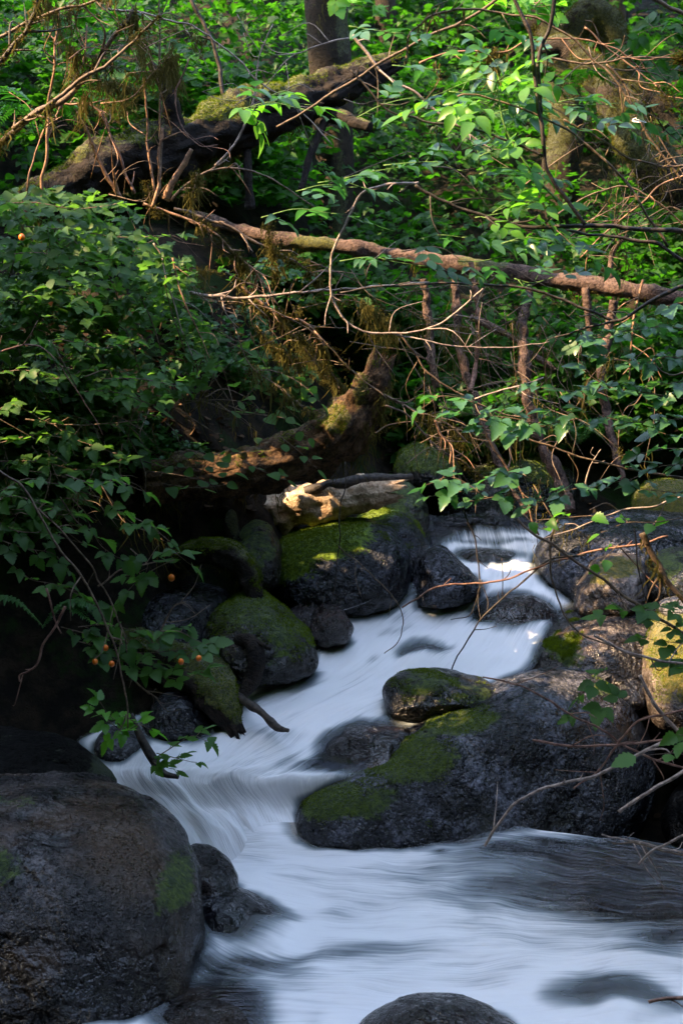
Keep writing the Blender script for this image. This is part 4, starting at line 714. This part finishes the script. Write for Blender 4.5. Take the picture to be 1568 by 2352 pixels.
class Bush:
    def __init__(s, name, label, cat, loc, stem=T_BROWN, leaf=L_SALM, seed=0):
        s.root = empty(name, loc); tag(s.root, label, cat); s.st = Bld(); s.lf = Bld(); s.rs = np.random.default_rng(seed); s.stem = stem; s.leaf = leaf
    def leaves(s, P, ax, nr, L, kind, tpl, tone, W=1.0, jit=.22):
        k_ = np.ones(len(P), bool) if not getattr(s, 'thin', False) else sunpath(P + unit(ax) * np.asarray(L)[:, None] * .6, float(np.mean(L)) * .7, .16); P, ax, nr, L, tone = P[k_], ax[k_], nr[k_], L[k_], tone[k_]
        V, Q, A = compound(P, ax, nr, L, kind, tpl, tone, s.rs, W, jit); s.lf.add(V, Q, None, A)
    def tube(s, pts, r0, r1, n=14): C = spline(pts, n); V, Q, T = tube(C, np.linspace(r0, r1, n), 5); s.st.add(V, Q, T); return C
    def spray(s, path, y, L, kind='trifol', tpl='toothed', step=.6, r=3.0, tone=.5, W=1.0, up=(0, -.25, 1), flat=.25, wide=1.0):
        """leafy shoot along photo points; L = leaf length in photo pixels"""
        k = mpp(y); P3 = np.array([at(p[0], p[1], p[2] if len(p) > 2 else y) for p in path]); ln = np.linalg.norm(np.diff(P3, axis=0), axis=1).sum()
        n = max(3, int(ln / (L * k * step))); C = s.tube(P3, r * k * .5, k * .6, max(10, n)); t = np.linspace(.12, 1, n); idx = np.clip((t * (len(C) - 1)), 0, len(C) - 1).astype(int)
        B = C[idx]; D = unit(np.gradient(C, axis=0)[idx]); u = unit(np.array(up, float)[None] + s.rs.normal(size=(n, 3)) * .12); sd = unit(np.cross(u, D)) * np.where(np.arange(n) % 2, 1, -1)[:, None]
        ax = unit(D * .55 + sd * .85 * wide + s.rs.normal(size=(n, 3)) * .2); ax[-1] = D[-1]; pl = L * k * s.rs.uniform(.15, .4, n)
        for b, a_, q in zip(B, ax, pl): s.tube([b, b + a_ * q + [0, 0, .004]], k * .9, k * .6, 3)
        s.leaves(B + ax * pl[:, None], ax + [0, 0, -.12], u + s.rs.normal(size=(n, 3)) * flat, L * k * s.rs.uniform(.75, 1.15, n) * (1 - .25 * np.abs(t - .55)), kind, tpl, np.full(n, tone) + s.rs.normal(size=n) * .2, W)
    def fill(s, cx, cy, rx, ry, n, L, kind='trifol', tpl='toothed', hgt=(.05, .5), lo=5.0, tone=.5, W=1.0, dmax=8.5, stems=.04, back=6.8):
        s.thin = True; rs = s.rs; a = rs.uniform(0, 2 * math.pi, n); q = np.sqrt(rs.random(n)); px, py = cx + rx * q * np.cos(a), cy + ry * q * np.sin(a)
        d, R = raydepth(px, py, rs.uniform(*hgt, n), lo, 30); d = np.where(np.isnan(d) | (d > dmax), back + rs.normal(size=n) * .3, d); P = R * (d / R[:, 1])[:, None] + [0, 0, CAMZ]
        c = fbm(P, 3.2, 2, 77); kp = c + rs.normal(size=n) * .12 > -.1; P, c = P[kp], c[kp]; m = len(P)
        an = rs.uniform(0, 2 * math.pi, m); ax = np.stack([np.cos(an), np.sin(an) * .8 - .15, rs.normal(size=m) * .3 - .1], -1); nr = unit(np.stack([rs.normal(size=m) * .35, rs.normal(size=m) * .3 - .35, np.ones(m)], -1))
        s.leaves(P, ax, nr, L * mpp(P[:, 1].mean()) * rs.uniform(.6, 1.2, m), kind, tpl, np.clip(tone + c * .5 + rs.normal(size=m) * .15, 0, 1), W); s.thin = False
        for i in np.nonzero((rs.random(m) < stems) & sunpath(P, .06, .1))[0]:
            e = P[i] + np.array([rs.normal() * .12, .1 + rs.random() * .1, -.12 - rs.random() * .18]); s.tube([P[i], (P[i] + e) / 2 + rs.normal(size=3) * .02, e], .0018, .0028, 5)
    def berry(s, px, py, y, r=6.5, mat=None):
        C = at(px, py, y); k = mpp(y); bl = Bld(); S, F = ICO[4]; d = 1 + .14 * np.cos(S[:, 0] * 14) * np.cos(S[:, 1] * 14 + 1) * np.cos(S[:, 2] * 14); bl.add(S * d[:, None] * r * k * [1, 1, 1.15] + C, np.zeros((0, 4), int), F)
        bl.build('berry', mat or M_BERRY, s.root)
    def end(s):
        s.st.build('stems', s.stem, s.root); s.lf.build('leaves', s.leaf, s.root)
m_ = NT('orange_berry'); M_BERRY = m_.done(m_.pbsdf(col=m_.mix(m_.noise(90, 2, .5), (.75, .12, .01), (.95, .28, .02)), rough=.35, spec=.5))
m_ = NT('pale_petal'); M_PETAL = m_.done(m_.pbsdf(col=(.75, .68, .74), rough=.6, spec=.3))

b = Bush('bramble_bush', 'sunlit bramble leaves spreading across the left side below the twig cluster', 'bush', at(60, 700, 6.6), seed=1)
b.fill(130, 520, 200, 90, 700, 33, tone=.9, back=6.5); b.fill(200, 640, 260, 120, 1100, 27, tone=.7); b.fill(60, 640, 130, 160, 460, 30, tone=.6)
b.fill(170, 640, 270, 110, 1100, 30, tone=.7, dmax=6.5, back=6.1, hgt=(.1, .6)); b.fill(100, 760, 240, 80, 600, 30, tone=.5, dmax=6.5, back=6.2)
for p in [[(-20,470),(80,465),(170,480),(260,470)], [(60,520),(170,530),(280,545),(400,540)], [(-20,590),(90,580),(200,600),(300,590)], [(20,690),(110,680),(210,700),(330,690)], [(0,770),(80,750),(170,770),(250,790)]]: b.spray(p, 5.9, 44, tone=.75, wide=1.2)
b.berry(51, 545, 5.6, 7); b.end()
b = Bush('bramble_bush', 'shaded bramble thicket at mid left with dull green leaves', 'bush', at(60, 1000, 6.2), seed=2)
b.fill(150, 850, 230, 130, 1100, 29, tone=.6); b.fill(120, 1010, 210, 110, 700, 33, tone=.4); b.fill(60, 1100, 130, 80, 170, 44, tone=.25); b.fill(340, 800, 170, 130, 900, 26, tone=.6, dmax=6.9, back=6.4)
for p in [[(-20,860),(60,850),(130,870),(200,850)], [(60,795),(140,780),(220,800),(300,790)], [(-20,950),(30,930),(90,960),(140,985)], [(230,870),(320,870),(400,885)], [(180,900),(260,900),(350,930)], [(-10,1020),(80,1000),(170,1010),(260,1040)], [(0,1060),(90,1060),(190,1080),(270,1060)]]: b.spray(p, 5.5, 40, tone=.7, wide=1.2)
b.end()
b = Bush('vine_mound', 'mound of tiny leaved vine spilling over the bank left of the stump root', 'vine', at(430, 1000, 6.6), leaf=L_VINE, seed=3)
b.fill(440, 920, 150, 130, 1500, 15, 'trifol', 'round', (.05, .35), tone=.5, stems=.06); b.fill(400, 1020, 110, 80, 800, 15, 'trifol', 'round', (.05, .3), tone=.4, stems=.06); b.fill(420, 780, 210, 110, 2200, 16, 'trifol', 'round', (.05, .4), tone=.5, stems=.06); b.fill(600, 650, 120, 60, 350, 16, 'trifol', 'round', (.05, .4), tone=.45, stems=.06)
b.end()
b = Bush('broadleaf_shrub', 'rounder grey green leaves growing on the stump root at centre', 'shrub', at(620, 1000, 6.8), seed=4)
b.fill(620, 880, 110, 90, 260, 30, 'single', 'round', (.1, .5), tone=.75, W=1.1); b.fill(560, 990, 110, 60, 130, 30, 'single', 'round', (.1, .4), tone=.6); b.fill(640, 1040, 100, 40, 60, 32, 'single', 'round', (.1, .3), tone=.5, lo=6.4)
for p in [[(560,860),(620,850),(690,880),(730,920)], [(520,930),(580,950),(650,960),(700,1000)], [(640,1000),(690,1040),(720,1070)], [(330,1060),(400,1075),(470,1070),(530,1085)], [(420,1030),(490,1045),(560,1040)], [(370,1110),(440,1120),(510,1115)], [(560,1060),(610,1085),(650,1100)]]: b.spray(p, 6.3, 32, 'single', 'round', tone=.8)
b.end()
b = Bush('bramble_bush', 'hanging bramble shoots with yellow green tips over the black hollow at lower left', 'bush', at(40, 1250, 5.6), seed=5)
for p in [[(-20,1150),(40,1140),(100,1160),(160,1175)], [(150,1090),(210,1110),(270,1105),(320,1125)], [(-20,1190),(40,1220),(110,1225),(180,1245)], [(0,1240),(60,1260),(120,1270),(150,1300)], [(20,1290),(70,1330),(120,1340),(165,1355)], [(120,1340),(170,1360),(215,1390)], [(0,1130),(60,1100),(120,1110)], [(200,1190),(230,1250),(270,1280)], [(310,1190),(350,1210),(385,1240)], [(250,1140),(290,1190),(330,1215)]]: b.spray(p, 5.05, 46, tone=.6, wide=1.15)
b.fill(90, 1170, 130, 60, 80, 44, tone=.4, lo=4.9, hgt=(.5, 1.0), back=5.2); b.end()
b = Bush('bramble_bush', 'small cluster of pointed leaves around one orange berry in the left hollow', 'bush', at(340, 1300, 5.8), seed=6)
for p in [[(400,1285),(350,1310),(310,1340),(285,1370)], [(360,1270),(400,1270),(435,1295)], [(300,1260),(340,1300),(300,1320)]]: b.spray(p, 5.3, 44, tone=.5)
b.berry(394, 1327, 5.3, 7.5); b.end()
b = Bush('bramble_bush', 'broad leafy bramble shoot with several orange berries above the rotten log', 'bush', at(200, 1460, 5.6), seed=7)
for p in [[(140,1440),(220,1460),(290,1470),(360,1460)], [(170,1470),(250,1490),(340,1500),(420,1490),(475,1480)], [(200,1500),(290,1520),(370,1525),(440,1540)], [(300,1540),(360,1550),(420,1560),(460,1545)], [(360,1450),(410,1450),(450,1470)], [(180,1440),(240,1435),(300,1445)]]: b.spray(p, 5.1, 48, tone=.5, wide=1.2)
for q in [(243,1488),(219,1520),(257,1525),(416,1520),(457,1512)]: b.berry(*q, 5.0, 6.5)
b.end()
b = Bush('bramble_sprig', 'bright yellow green sprig hanging lowest over the waterfall lip at left', 'sprig', at(290, 1600, 5.0), leaf=L_BRIGHT, seed=8)
for p in [[(292,1690),(255,1660),(225,1640)], [(290,1680),(250,1640),(235,1620)], [(290,1680),(320,1665),(345,1675)], [(290,1640),(280,1670),(262,1690)]]: b.spray(p, 4.9, 40, 'trifol', 'toothed', tone=.7)
b.end()
b = Bush('bramble_sprig', 'darker green sprig at the waterline touching the slanting stick', 'sprig', at(350, 1720, 5.5), seed=9)
for p in [[(350,1745),(390,1720),(440,1690),(470,1700)], [(360,1730),(400,1740),(440,1750)], [(350,1750),(375,1760),(390,1765)]]: b.spray(p, 5.5, 40, tone=.8)
b.end()
# right hand shrubs
b = Bush('elder_shrub', 'bright green elder leaves hanging from a green stem at upper right of centre', 'shrub', at(1300, 480, 4.9), stem=T_GREEN, leaf=L_BRIGHT, seed=10)
b.tube([at(x, y, 4.85) for x, y in [(1300,480),(1240,420),(1190,350),(1155,280),(1140,190)]], .0045, .003, 20)
for p in [[(1142,190),(1100,180),(1055,195),(1010,215)], [(1142,190),(1175,175),(1215,180)], [(1142,200),(1130,230),(1100,235)], [(1140,190),(1150,165),(1140,150)], [(1100,360),(1120,350),(1150,360)], [(1130,490),(1160,470),(1190,480)], [(1090,500),(1150,490),(1210,480)]]: b.spray(p, 4.8, 88, 'pinnate', 'lance', tone=.7, W=1.15, step=.62, up=(0, -.5, .85))
b.end()
b = Bush('elder_shrub', 'blue green elder leaves in layered tiers across the upper right', 'shrub', at(1000, 300, 5.0), stem=T_GREEN, leaf=L_ELD, seed=11)
for p in [[(800,60),(850,68),(900,75)], [(900,150),(950,155),(1000,160)], [(820,270),(880,240),(960,225),(1020,250)], [(1030,210),(1080,215),(1150,210),(1250,230)], [(1180,220),(1240,225),(1300,240),(1390,240)], [(1280,235),(1340,225),(1400,245)], [(1120,265),(1180,250),(1230,262)], [(1340,280),(1380,275),(1420,290)], [(880,380),(930,375),(1000,372),(1050,390)], [(790,410),(850,395),(910,385)], [(1100,400),(1150,385),(1210,395)], [(730,420),(780,415),(830,430)], [(1060,330),(1100,340),(1160,335)], [(560,250),(620,235),(690,250)], [(600,500),(680,480),(760,490)], [(680,440),(740,425),(800,430)], [(1060,80),(1120,60),(1160,70)], [(1210,80),(1240,95),(1200,120)], [(960,550),(1010,540),(1060,545)], [(1150,560),(1210,545),(1290,560),(1330,580)], [(780,600),(850,590),(900,600),(960,610)], [(1050,600),(1100,600),(1150,590)], [(1180,640),(1220,650),(1260,640)]]: b.spray(p, 5.0, 76, 'pinnate', 'lance', tone=.6, W=1.15, step=.6, wide=1.2)
b.end()
b = Bush('elder_shrub', 'bright lit leaves dangling in front of the thick fallen log', 'shrub', at(640, 220, 5.6), stem=T_GREEN, leaf=L_BRIGHT, seed=12)
for p in [[(540,250),(590,245),(640,230),(700,240)], [(620,220),(660,210),(720,240)], [(590,240),(580,260),(585,280)]]: b.spray(p, 5.5, 58, 'trifol', 'lance', tone=.6, W=1.2)
b.end()
b = Bush('maple_sapling', 'broad lobed maple leaves at the upper right corner', 'sapling', at(1560, 150, 5.6), stem=T_BROWN, leaf=L_BACK, seed=13)
for p in [[(1600,60),(1540,55),(1480,70),(1440,95)], [(1600,110),(1550,120),(1500,130)], [(1600,170),(1550,160),(1500,150)], [(1590,300),(1560,290),(1530,300)]]: b.spray(p, 6.5, 52, 'palmate', 'toothed', tone=.8, W=1.0, up=(0, -.7, .7))
b.end()
b = Bush('maple_sapling', 'glowing yellow green maple leaves at the top edge right of centre', 'sapling', at(1150, -60, 9.0), leaf=L_BRIGHT, seed=14)
for p in [[(1080,-20),(1120,5),(1180,20)], [(1180,-10),(1230,15),(1270,10)], [(760,-10),(800,10),(850,15)], [(1240,0),(1220,25),(1260,35)]]: b.spray(p, 8.8, 46, 'palmate', 'toothed', tone=1.0, up=(0, -.6, .8))
b.end()
b = Bush('leafy_shrub', 'tiers of broad green leaves reaching in from the right edge at mid height', 'shrub', at(1580, 950, 5.2), leaf=L_ELD, seed=15)
for p in [[(1590,920),(1500,905),(1420,895),(1340,900),(1240,890)], [(1600,960),(1520,965),(1440,970),(1360,950),(1270,945)], [(1600,1010),(1540,1000),(1470,980)], [(1420,900),(1380,880),(1350,860)], [(1260,985),(1200,965),(1130,955),(1060,950)], [(1340,960),(1280,970),(1200,990),(1120,985)], [(1600,870),(1540,880),(1480,890)], [(1100,930),(1060,915),(1010,910),(980,930)], [(1600,760),(1520,750),(1440,760),(1370,770)], [(1600,830),(1530,820),(1470,835),(1400,820)], [(1420,780),(1370,775),(1330,790)], [(1600,690),(1540,700),(1490,720)]]: b.spray(p, 5.1, 47, tone=.7, wide=1.3)
b.end()
b = Bush('leafy_shrub', 'drooping three part leaves over the stream head at centre right', 'shrub', at(1400, 1080, 5.3), leaf=L_ELD, seed=16)
for p in [[(1110,1140),(1070,1110),(1030,1095),(990,1110)], [(1090,1130),(1040,1130),(990,1140)], [(1260,1160),(1200,1130),(1140,1140),(1090,1150)], [(1400,1120),(1330,1120),(1270,1140),(1220,1160)], [(1220,1100),(1180,1085),(1150,1090)], [(1600,1070),(1520,1070),(1450,1100),(1390,1110)], [(1600,1130),(1530,1130),(1460,1120)], [(1600,1040),(1540,1030),(1480,1040)]]: b.spray(p, 5.2, 45, tone=.75, wide=1.2)
b.end()
b = Bush('leafy_shrub', 'yellow green leaves with one golden leaf against the big blue grey boulder', 'shrub', at(1560, 1200, 5.0), leaf=L_BRIGHT, seed=17)
for p in [[(1230,1195),(1290,1190),(1350,1185),(1400,1190)], [(1560,1190),(1500,1200),(1440,1200),(1390,1220)], [(1420,1250),(1400,1270),(1380,1290)], [(1200,1180),(1240,1215),(1260,1200)]]: b.spray(p, 5.0, 40, 'single', 'toothed', tone=.35, step=.9)
b.end()
b = Bush('leafy_shrub', 'few dark green leaves floating before the largest boulder and the moss rocks', 'shrub', at(1580, 1500, 4.8), leaf=L_SALM, seed=18)
for p in [[(1590,1410),(1530,1405),(1460,1400),(1390,1410)], [(1590,1480),(1540,1475),(1500,1470)], [(1400,1540),(1370,1560),(1340,1590)], [(1440,1620),(1390,1620),(1330,1640)], [(1600,1430),(1550,1440),(1510,1430)], [(1600,1540),(1560,1530)]]: b.spray(p, 4.8, 50, tone=.7)
for p in [[(1600,1740),(1550,1730),(1480,1735)], [(1600,1690),(1570,1690)]]: b.spray(p, 4.2, 60, 'single', 'toothed', tone=.9)
b.end()
# the pale petal caught on a twig
bl = Bld(); V, Q, A = leafV(np.array([at(1450, 278, 5.0), at(1464, 278, 5.0)]), np.array([[1., 0, .1], [1., .2, -.1]]), np.array([[0, -.6, 1.], [0, -.4, 1.]]), np.array([.045, .04]), 'round', np.array([.5, .5])); bl.add(V, Q, None, A); o = bl.build('petal', M_PETAL); tag(o, 'single pale pink petal caught among the twigs at upper right', 'petal')

# brushwood: a tangle nobody could count
FZ2 = None
def brush(label, regs, n, seed, mat, mossn):
    rs = np.random.default_rng(seed); B = Bld(); pts = []
    for _ in range(n):
        cx, cy, rx, ry, y0, y1, ang = regs[rs.integers(len(regs))]; y = rs.uniform(y0, y1); k = mpp(y); P = at(cx + rx * rs.normal() * .5, cy + ry * rs.normal() * .5, y)
        a = math.radians(ang) + rs.normal() * .7; L = rs.uniform(60, 240) * k; d = np.array([math.cos(a), rs.normal() * .5, math.sin(a)]); q = rs.normal(size=3) * L * .16
        C = spline([P - d * L / 2, P - d * L * .15 + q, P + d * L * .2 + q * .6 + rs.normal(size=3) * L * .05, P + d * L / 2 - [0, 0, L * .12]], 14); r0 = rs.uniform(1.2, 3.2) * k
        if not sunpath(C, .01, .1).all(): continue
        V, Q, T = tube(C, np.linspace(r0 * .6, k * .4, 14), 5); B.add(V, Q, T); pts.append(C)
        if rs.random() < .6:
            i = rs.integers(3, 11); e = C[i] + (rs.normal(size=3) * .5 + d) * L * .22; V, Q, T = tube(spline([C[i], (C[i] + e) / 2 + rs.normal(size=3) * L * .03, e], 6), np.linspace(r0 * .4, k * .35, 6), 5); B.add(V, Q, T)
    o = B.build('brushwood', mat); tag(o, label, 'brushwood', kind='stuff')
    if mossn:
        P = np.vstack(pts[::3]); hv, hq, ha = hang(P, mossn, .16, seed); o = mesh('moss_strands', hv, [hq], M_HANG, {'tone': ha}, smooth=False); tag(o, label.replace('tangle of dry twigs', 'wispy hanging moss caught'), 'moss', kind='stuff')
brush('tangle of dry twigs below the twig cluster, sweeping down towards the stump tip', [(430,520,150,90,6.1,6.9,-25),(560,640,160,100,6.1,6.9,-35),(700,760,130,110,6.2,6.9,-45),(330,440,110,80,6.1,6.6,60)], 150, 501, T_BROWN, 3600)
brush('tangle of dry twigs around the sunlit stems at upper left', [(150,200,170,180,5.9,6.6,60),(320,300,120,150,6.1,6.7,80),(250,120,240,120,5.9,6.8,20)], 90, 502, T_WARM, 2200)
brush('tangle of dry twigs hanging in the hollow under the fallen trunk', [(1000,950,150,100,6.3,7.4,-30),(1150,850,200,160,6.2,7.6,-40),(1350,900,200,200,5.8,7.4,-60),(1100,700,250,80,6.0,7.6,0)], 130, 503, T_BROWN, 1500)
brush('tangle of dry twigs before the arched trunks at upper right', [(1350,180,200,120,5.6,6.6,-15),(1450,330,150,150,5.6,6.6,-50),(1450,480,150,80,5.6,6.6,35),(1000,300,260,160,5.8,7,-20)], 80, 504, T_BROWN, 600)
brush('tangle of dry twigs threading through the left bushes', [(150,800,220,200,5.7,6.4,-30),(150,1100,200,120,5.4,6.2,-50),(450,950,160,150,6.0,6.8,-20)], 60, 505, T_BROWN, 700)
rs = np.random.default_rng(77); px, py = np.concatenate([rs.uniform(-100, 620, 1500), rs.uniform(1150, 1700, 500)]), np.concatenate([rs.uniform(500, 1180, 1500), rs.uniform(1150, 2000, 500)])
d, R = raydepth(px, py, .02, 5.2, 12); ok = ~np.isnan(d); P = R[ok] * (d[ok] / R[ok][:, 1])[:, None] + [0, 0, CAMZ]; m = len(P); ax = rs.normal(size=(m, 3)) * [1, 1, .3]
V, Q, A = leafV(P, ax, np.stack([rs.normal(size=m) * .4, rs.normal(size=m) * .4, np.ones(m)], -1), rs.uniform(.02, .06, m), 'round', rs.random(m)); tag(mesh('leaf_litter', V, Q, L_LITTER, {'tone': A}), 'brown dead leaves littering the dark soil of the banks', 'leaf litter', kind='stuff')

# ferns
def fern(label, px, py, y, n, L, seed, leaf=L_BACK):
    rs = np.random.default_rng(seed); B = Bush('fern', label, 'fern', at(px, py, y), stem=T_GREEN, leaf=leaf, seed=seed); base = at(px, py, y)
    for i in range(n):
        a = rs.uniform(0, 2 * math.pi); d = np.array([math.cos(a), math.sin(a) * .7 - .3, 0]); l = L * rs.uniform(.7, 1.1); C = spline([base, base + d * l * .35 + [0, 0, l * .4], base + d * l * .75 + [0, 0, l * .42], base + d * l * 1.05 + [0, 0, l * .2]], 26); B.tube(C[::5], .003, .001, 10)
        D = unit(np.gradient(C, axis=0)); u = np.tile([0., 0, 1], (26, 1)); s_ = unit(np.cross(u, D)); w_ = l * .2 * np.sin(np.linspace(.25, 3.1, 26)) + .004
        for q in (1, -1): V, Qq, A = leafV(C, s_ * q + D * .35, u, w_, 'lance', np.full(26, .5) + rs.normal(size=26) * .1, .8); B.lf.add(V, Qq, None, A)
    B.end()
fern('arching fern fronds hanging in the dark hollow at lower left', 100, 1440, 5.7, 4, .3, 201, L_VINE)
fern('bright fern behind the tall orange stem at upper left', 90, 320, 7.4, 7, .45, 202, L_BRIGHT)
fern('dim fern on the far bank below the hanging roots at right', 1330, 1020, 8.2, 7, .4, 203, L_VINE)
fern('fern fronds between the mossy trunk and the arched trunk at upper right', 1300, 230, 10.8, 6, .5, 204)
fern('fern by the thick root in the shade right of the stump tip', 1120, 1000, 8.6, 7, .4, 205, L_VINE)

# ------------------------------------------------------------------ trees added outside the frame, crowns set and cut to shape the light
def sun_block_canopy(cx, n, dist, uc, vc, ur, vr, thick, seed, L, label, trunk):
    rs = np.random.default_rng(seed); c0 = np.array([.2, 6.5, .8])
    a = rs.uniform(0, 2 * math.pi, n); q = np.sqrt(rs.random(n)); P = c0 + SN * dist + np.outer(uc + ur * q * np.cos(a), U1) + np.outer(vc + vr * q * np.sin(a), U2) + np.outer(rs.normal(size=n) * thick, SN)
    t = (P[:, 2] - .5) / SN[2]
    for _ in range(12): H = P - np.outer(t, SN); t = t + (H[:, 2] - ground_z(H[:, 0], H[:, 1]) - .4) * .7 / SN[2]
    H = P - np.outer(t, SN); proj = np.stack([P @ U1, P @ U2, P[:, 0] * 0], -1)
    dens = np.where(H[:, 1] < 9.3, 1.0, sstep(.02, .16, fbm(proj, 1.5, 3, 41) + .0)); dens = np.where(H[:, 1] > 14, dens * .9, dens); keep = rs.random(n) < dens
    for g, r in zip(G3, GR):
        d = P - g; al = d @ SN; dd = np.linalg.norm(d - np.outer(al, SN), axis=1); keep &= ~((dd < r + L * .6) & (al > 0))
    px, py = topx(P); vis = (P[:, 1] > .3) & (px > -250) & (px < 1818) & (py > -200) & (py < 2500); keep &= ~vis
    P = P[keep]; m = len(P); ax = rs.normal(size=(m, 3)); nr = SN + rs.normal(size=(m, 3)) * .55; ax = unit(ax); V, Q, A = leafV(P - ax * L * .5, ax, nr, L * rs.uniform(.8, 1.3, m), 'lo', rs.random(m), 1.7)
    root = empty('added_shade_tree', (trunk[0][0], trunk[0][1], trunk[0][2])); tag(root, label, 'tree')  # unseen tree added to keep sun off the stream and dapple the slope
    mesh('crown', V, Q, L_CAN, {'tone': A}, parent=root); C = spline(np.array(trunk, float), 40); V, Q, T = tube(C, np.linspace(.28, .06, 40), 14, .15, 3, seed); mesh('trunk', V, [Q, T], W_MOSS, {'tone': np.zeros(len(V)), 'moss': np.zeros(len(V)) + .4}, parent=root)
sun_block_canopy(0, 52000, 13, 0, 0, 7.2, 6.2, .8, 301, .18, 'added unseen tall leafy tree left of the stream whose crown shades it', [(-9.5, 4.4, 1), (-9.3, 4.2, 5), (-9, 4, 10.5)])
sun_block_canopy(0, 16000, 19, 0, 5.5, 8, 5.5, .9, 302, .26, 'added unseen taller leafy tree farther left that dapples the forest slope', [(-16, 9, 1), (-15.5, 9, 8), (-15, 8.5, 18)])

def thicket(label, x, y, z0, rx, ry, rz, n, L, seed):  # added tree: leaf mass out of view that blocks sky light
    rs = np.random.default_rng(seed); d = unit(rs.normal(size=(n, 3))); P = np.array([x, y, z0 + rz]) + d * [rx, ry, rz] * (rs.random(n) ** .35)[:, None]
    keep = np.ones(n, bool)
    for g, r_ in zip(G3, GR):
        q = P - g; al = q @ SN; keep &= ~((np.linalg.norm(q - np.outer(al, SN), axis=1) < r_ + L * .6) & (al > 0))
    px, py = topx(P); keep &= ~((P[:, 1] > .2) & (px > -300) & (px < 1870) & (py > -300) & (py < 2650)); keep &= np.linalg.norm(P - [0, 0, CAMZ], axis=1) > 1.2
    P = P[keep]; m = len(P); ax = unit(rs.normal(size=(m, 3))); V, Q, A = leafV(P - ax * L * .5, ax, rs.normal(size=(m, 3)), L * rs.uniform(.8, 1.3, m), 'lo', rs.random(m), 1.7)
    g0 = float(ground_z(np.array([x]), np.array([y]))[0]); root = empty('forest_tree', (x, y, g0)); tag(root, label, 'tree'); mesh('crown', V, Q, L_CAN, {'tone': A}, parent=root)
    C = spline([[x, y, g0], [x + .1, y, z0 + rz], [x, y + .1, z0 + 1.7 * rz]], 20); V, Q, T = tube(C, np.linspace(.16, .04, 20), 10, .15, 3, seed); mesh('trunk', V, [Q, T], W_MOSS, {'tone': np.zeros(len(V)), 'moss': np.zeros(len(V)) + .4}, parent=root)
for i, a in enumerate([('leafy tree behind the viewpoint to the left', -3.2, -2.6, .3, 2.6, 2, 3.4), ('leafy tree straight behind the viewpoint', 0, -4.2, .3, 2.8, 2, 3.6), ('leafy tree behind the viewpoint to the right', 3.4, -2.6, .3, 2.6, 2, 3.4),
    ('leafy tree right of the stream nearest the viewpoint', 5.0, 1.6, .2, 2, 2.4, 3), ('leafy tree on the right bank level with the pool', 5.6, 5.4, .4, 2.2, 2.4, 3), ('leafy tree on the right bank above the rapids', 6.4, 9.6, .8, 2.4, 2.6, 3.2),
    ('leafy tree left of the pool nearest the viewpoint', -4.6, 1.4, .2, 2, 2.4, 2.6), ('leafy tree on the left bank beside the boulders', -5.0, 5.2, .4, 2, 2.4, 2.8), ('leafy tree on the left bank by the slope', -6, 9.2, 1.2, 2.2, 2.4, 3)]):
    thicket(*a, 5200, .3, 400 + i)

def sky_block_crown(label, x, y, rx, ry, n, L, seed, zoff=1.0):  # added tree with a crown over the slope to darken it
    rs = np.random.default_rng(seed); P = np.stack([x + rx * rs.uniform(-1, 1, n), y + ry * rs.uniform(-1, 1, n), np.zeros(n)], -1); q = 1 - ((P[:, 0] - x) / rx) ** 2 - ((P[:, 1] - y) / ry) ** 2; P = P[q > 0]; q = q[q > 0]
    P[:, 2] = CAMZ + zoff + math.tan(math.radians(13.5)) * (y + ry) + rs.random(len(P)) * 2.5 * np.sqrt(q); keep = fbm(P, .8, 2, 61) + rs.normal(size=len(P)) * .15 > -.12; P = P[keep]; P = P[sunpath(P, L * .6)]
    H = P - np.outer((P[:, 2] - ground_z(P[:, 0], P[:, 1])) / SN[2], SN); m = len(P); ax = unit(rs.normal(size=(m, 3))); V, Q, A = leafV(P - ax * L * .5, ax, rs.normal(size=(m, 3)) * .6 + [0, 0, 1], L * rs.uniform(.8, 1.3, m), 'lo', rs.random(m), 1.7)
    g0 = float(ground_z(np.array([x]), np.array([y + ry]))[0]); root = empty('forest_tree', (x, y + ry, g0)); tag(root, label, 'tree'); mesh('crown', V, Q, L_CAN, {'tone': A}, parent=root)
    C = spline([[x, y + ry, g0], [x + .2, y + ry * .8, g0 + 4], [x, y + .5, float(P[:, 2].max())]], 24); V, Q, T = tube(C, np.linspace(.2, .05, 24), 10, .15, 3, seed); mesh('trunk', V, [Q, T], W_MOSS, {'tone': np.zeros(len(V)), 'moss': np.zeros(len(V)) + .4}, parent=root)
sky_block_crown('overhanging tree added to shade the slope at left, its crown over the thick fallen log', -4.6, 11.5, 4, 3.6, 3600, .34, 601)
sky_block_crown('overhanging tree added to shade the slope at right, its crown over the fallen trunk', 4.4, 12, 4, 3.8, 3600, .34, 602)
sky_block_crown('overhanging tree added for shade far up the slope behind the arched trunks', 2, 19, 5, 4, 3600, .4, 603)
sky_block_crown('overhanging tree added for shade far up the slope behind the mossy trunk', -5, 20, 5, 4, 3600, .4, 604)

for i, a in enumerate([('tall leafy tree leaning over the viewpoint from behind', 0, -2.6, 3.6, 4.5, 2.6, 2.6), ('tall leafy tree high behind the viewpoint to the left', -4.2, -1.2, 4, 3, 3, 3), ('tall leafy tree high behind the viewpoint to the right', 4.4, -.6, 3.5, 2.8, 3.2, 3)]):
    thicket(*a, 5200, .36, 430 + i)
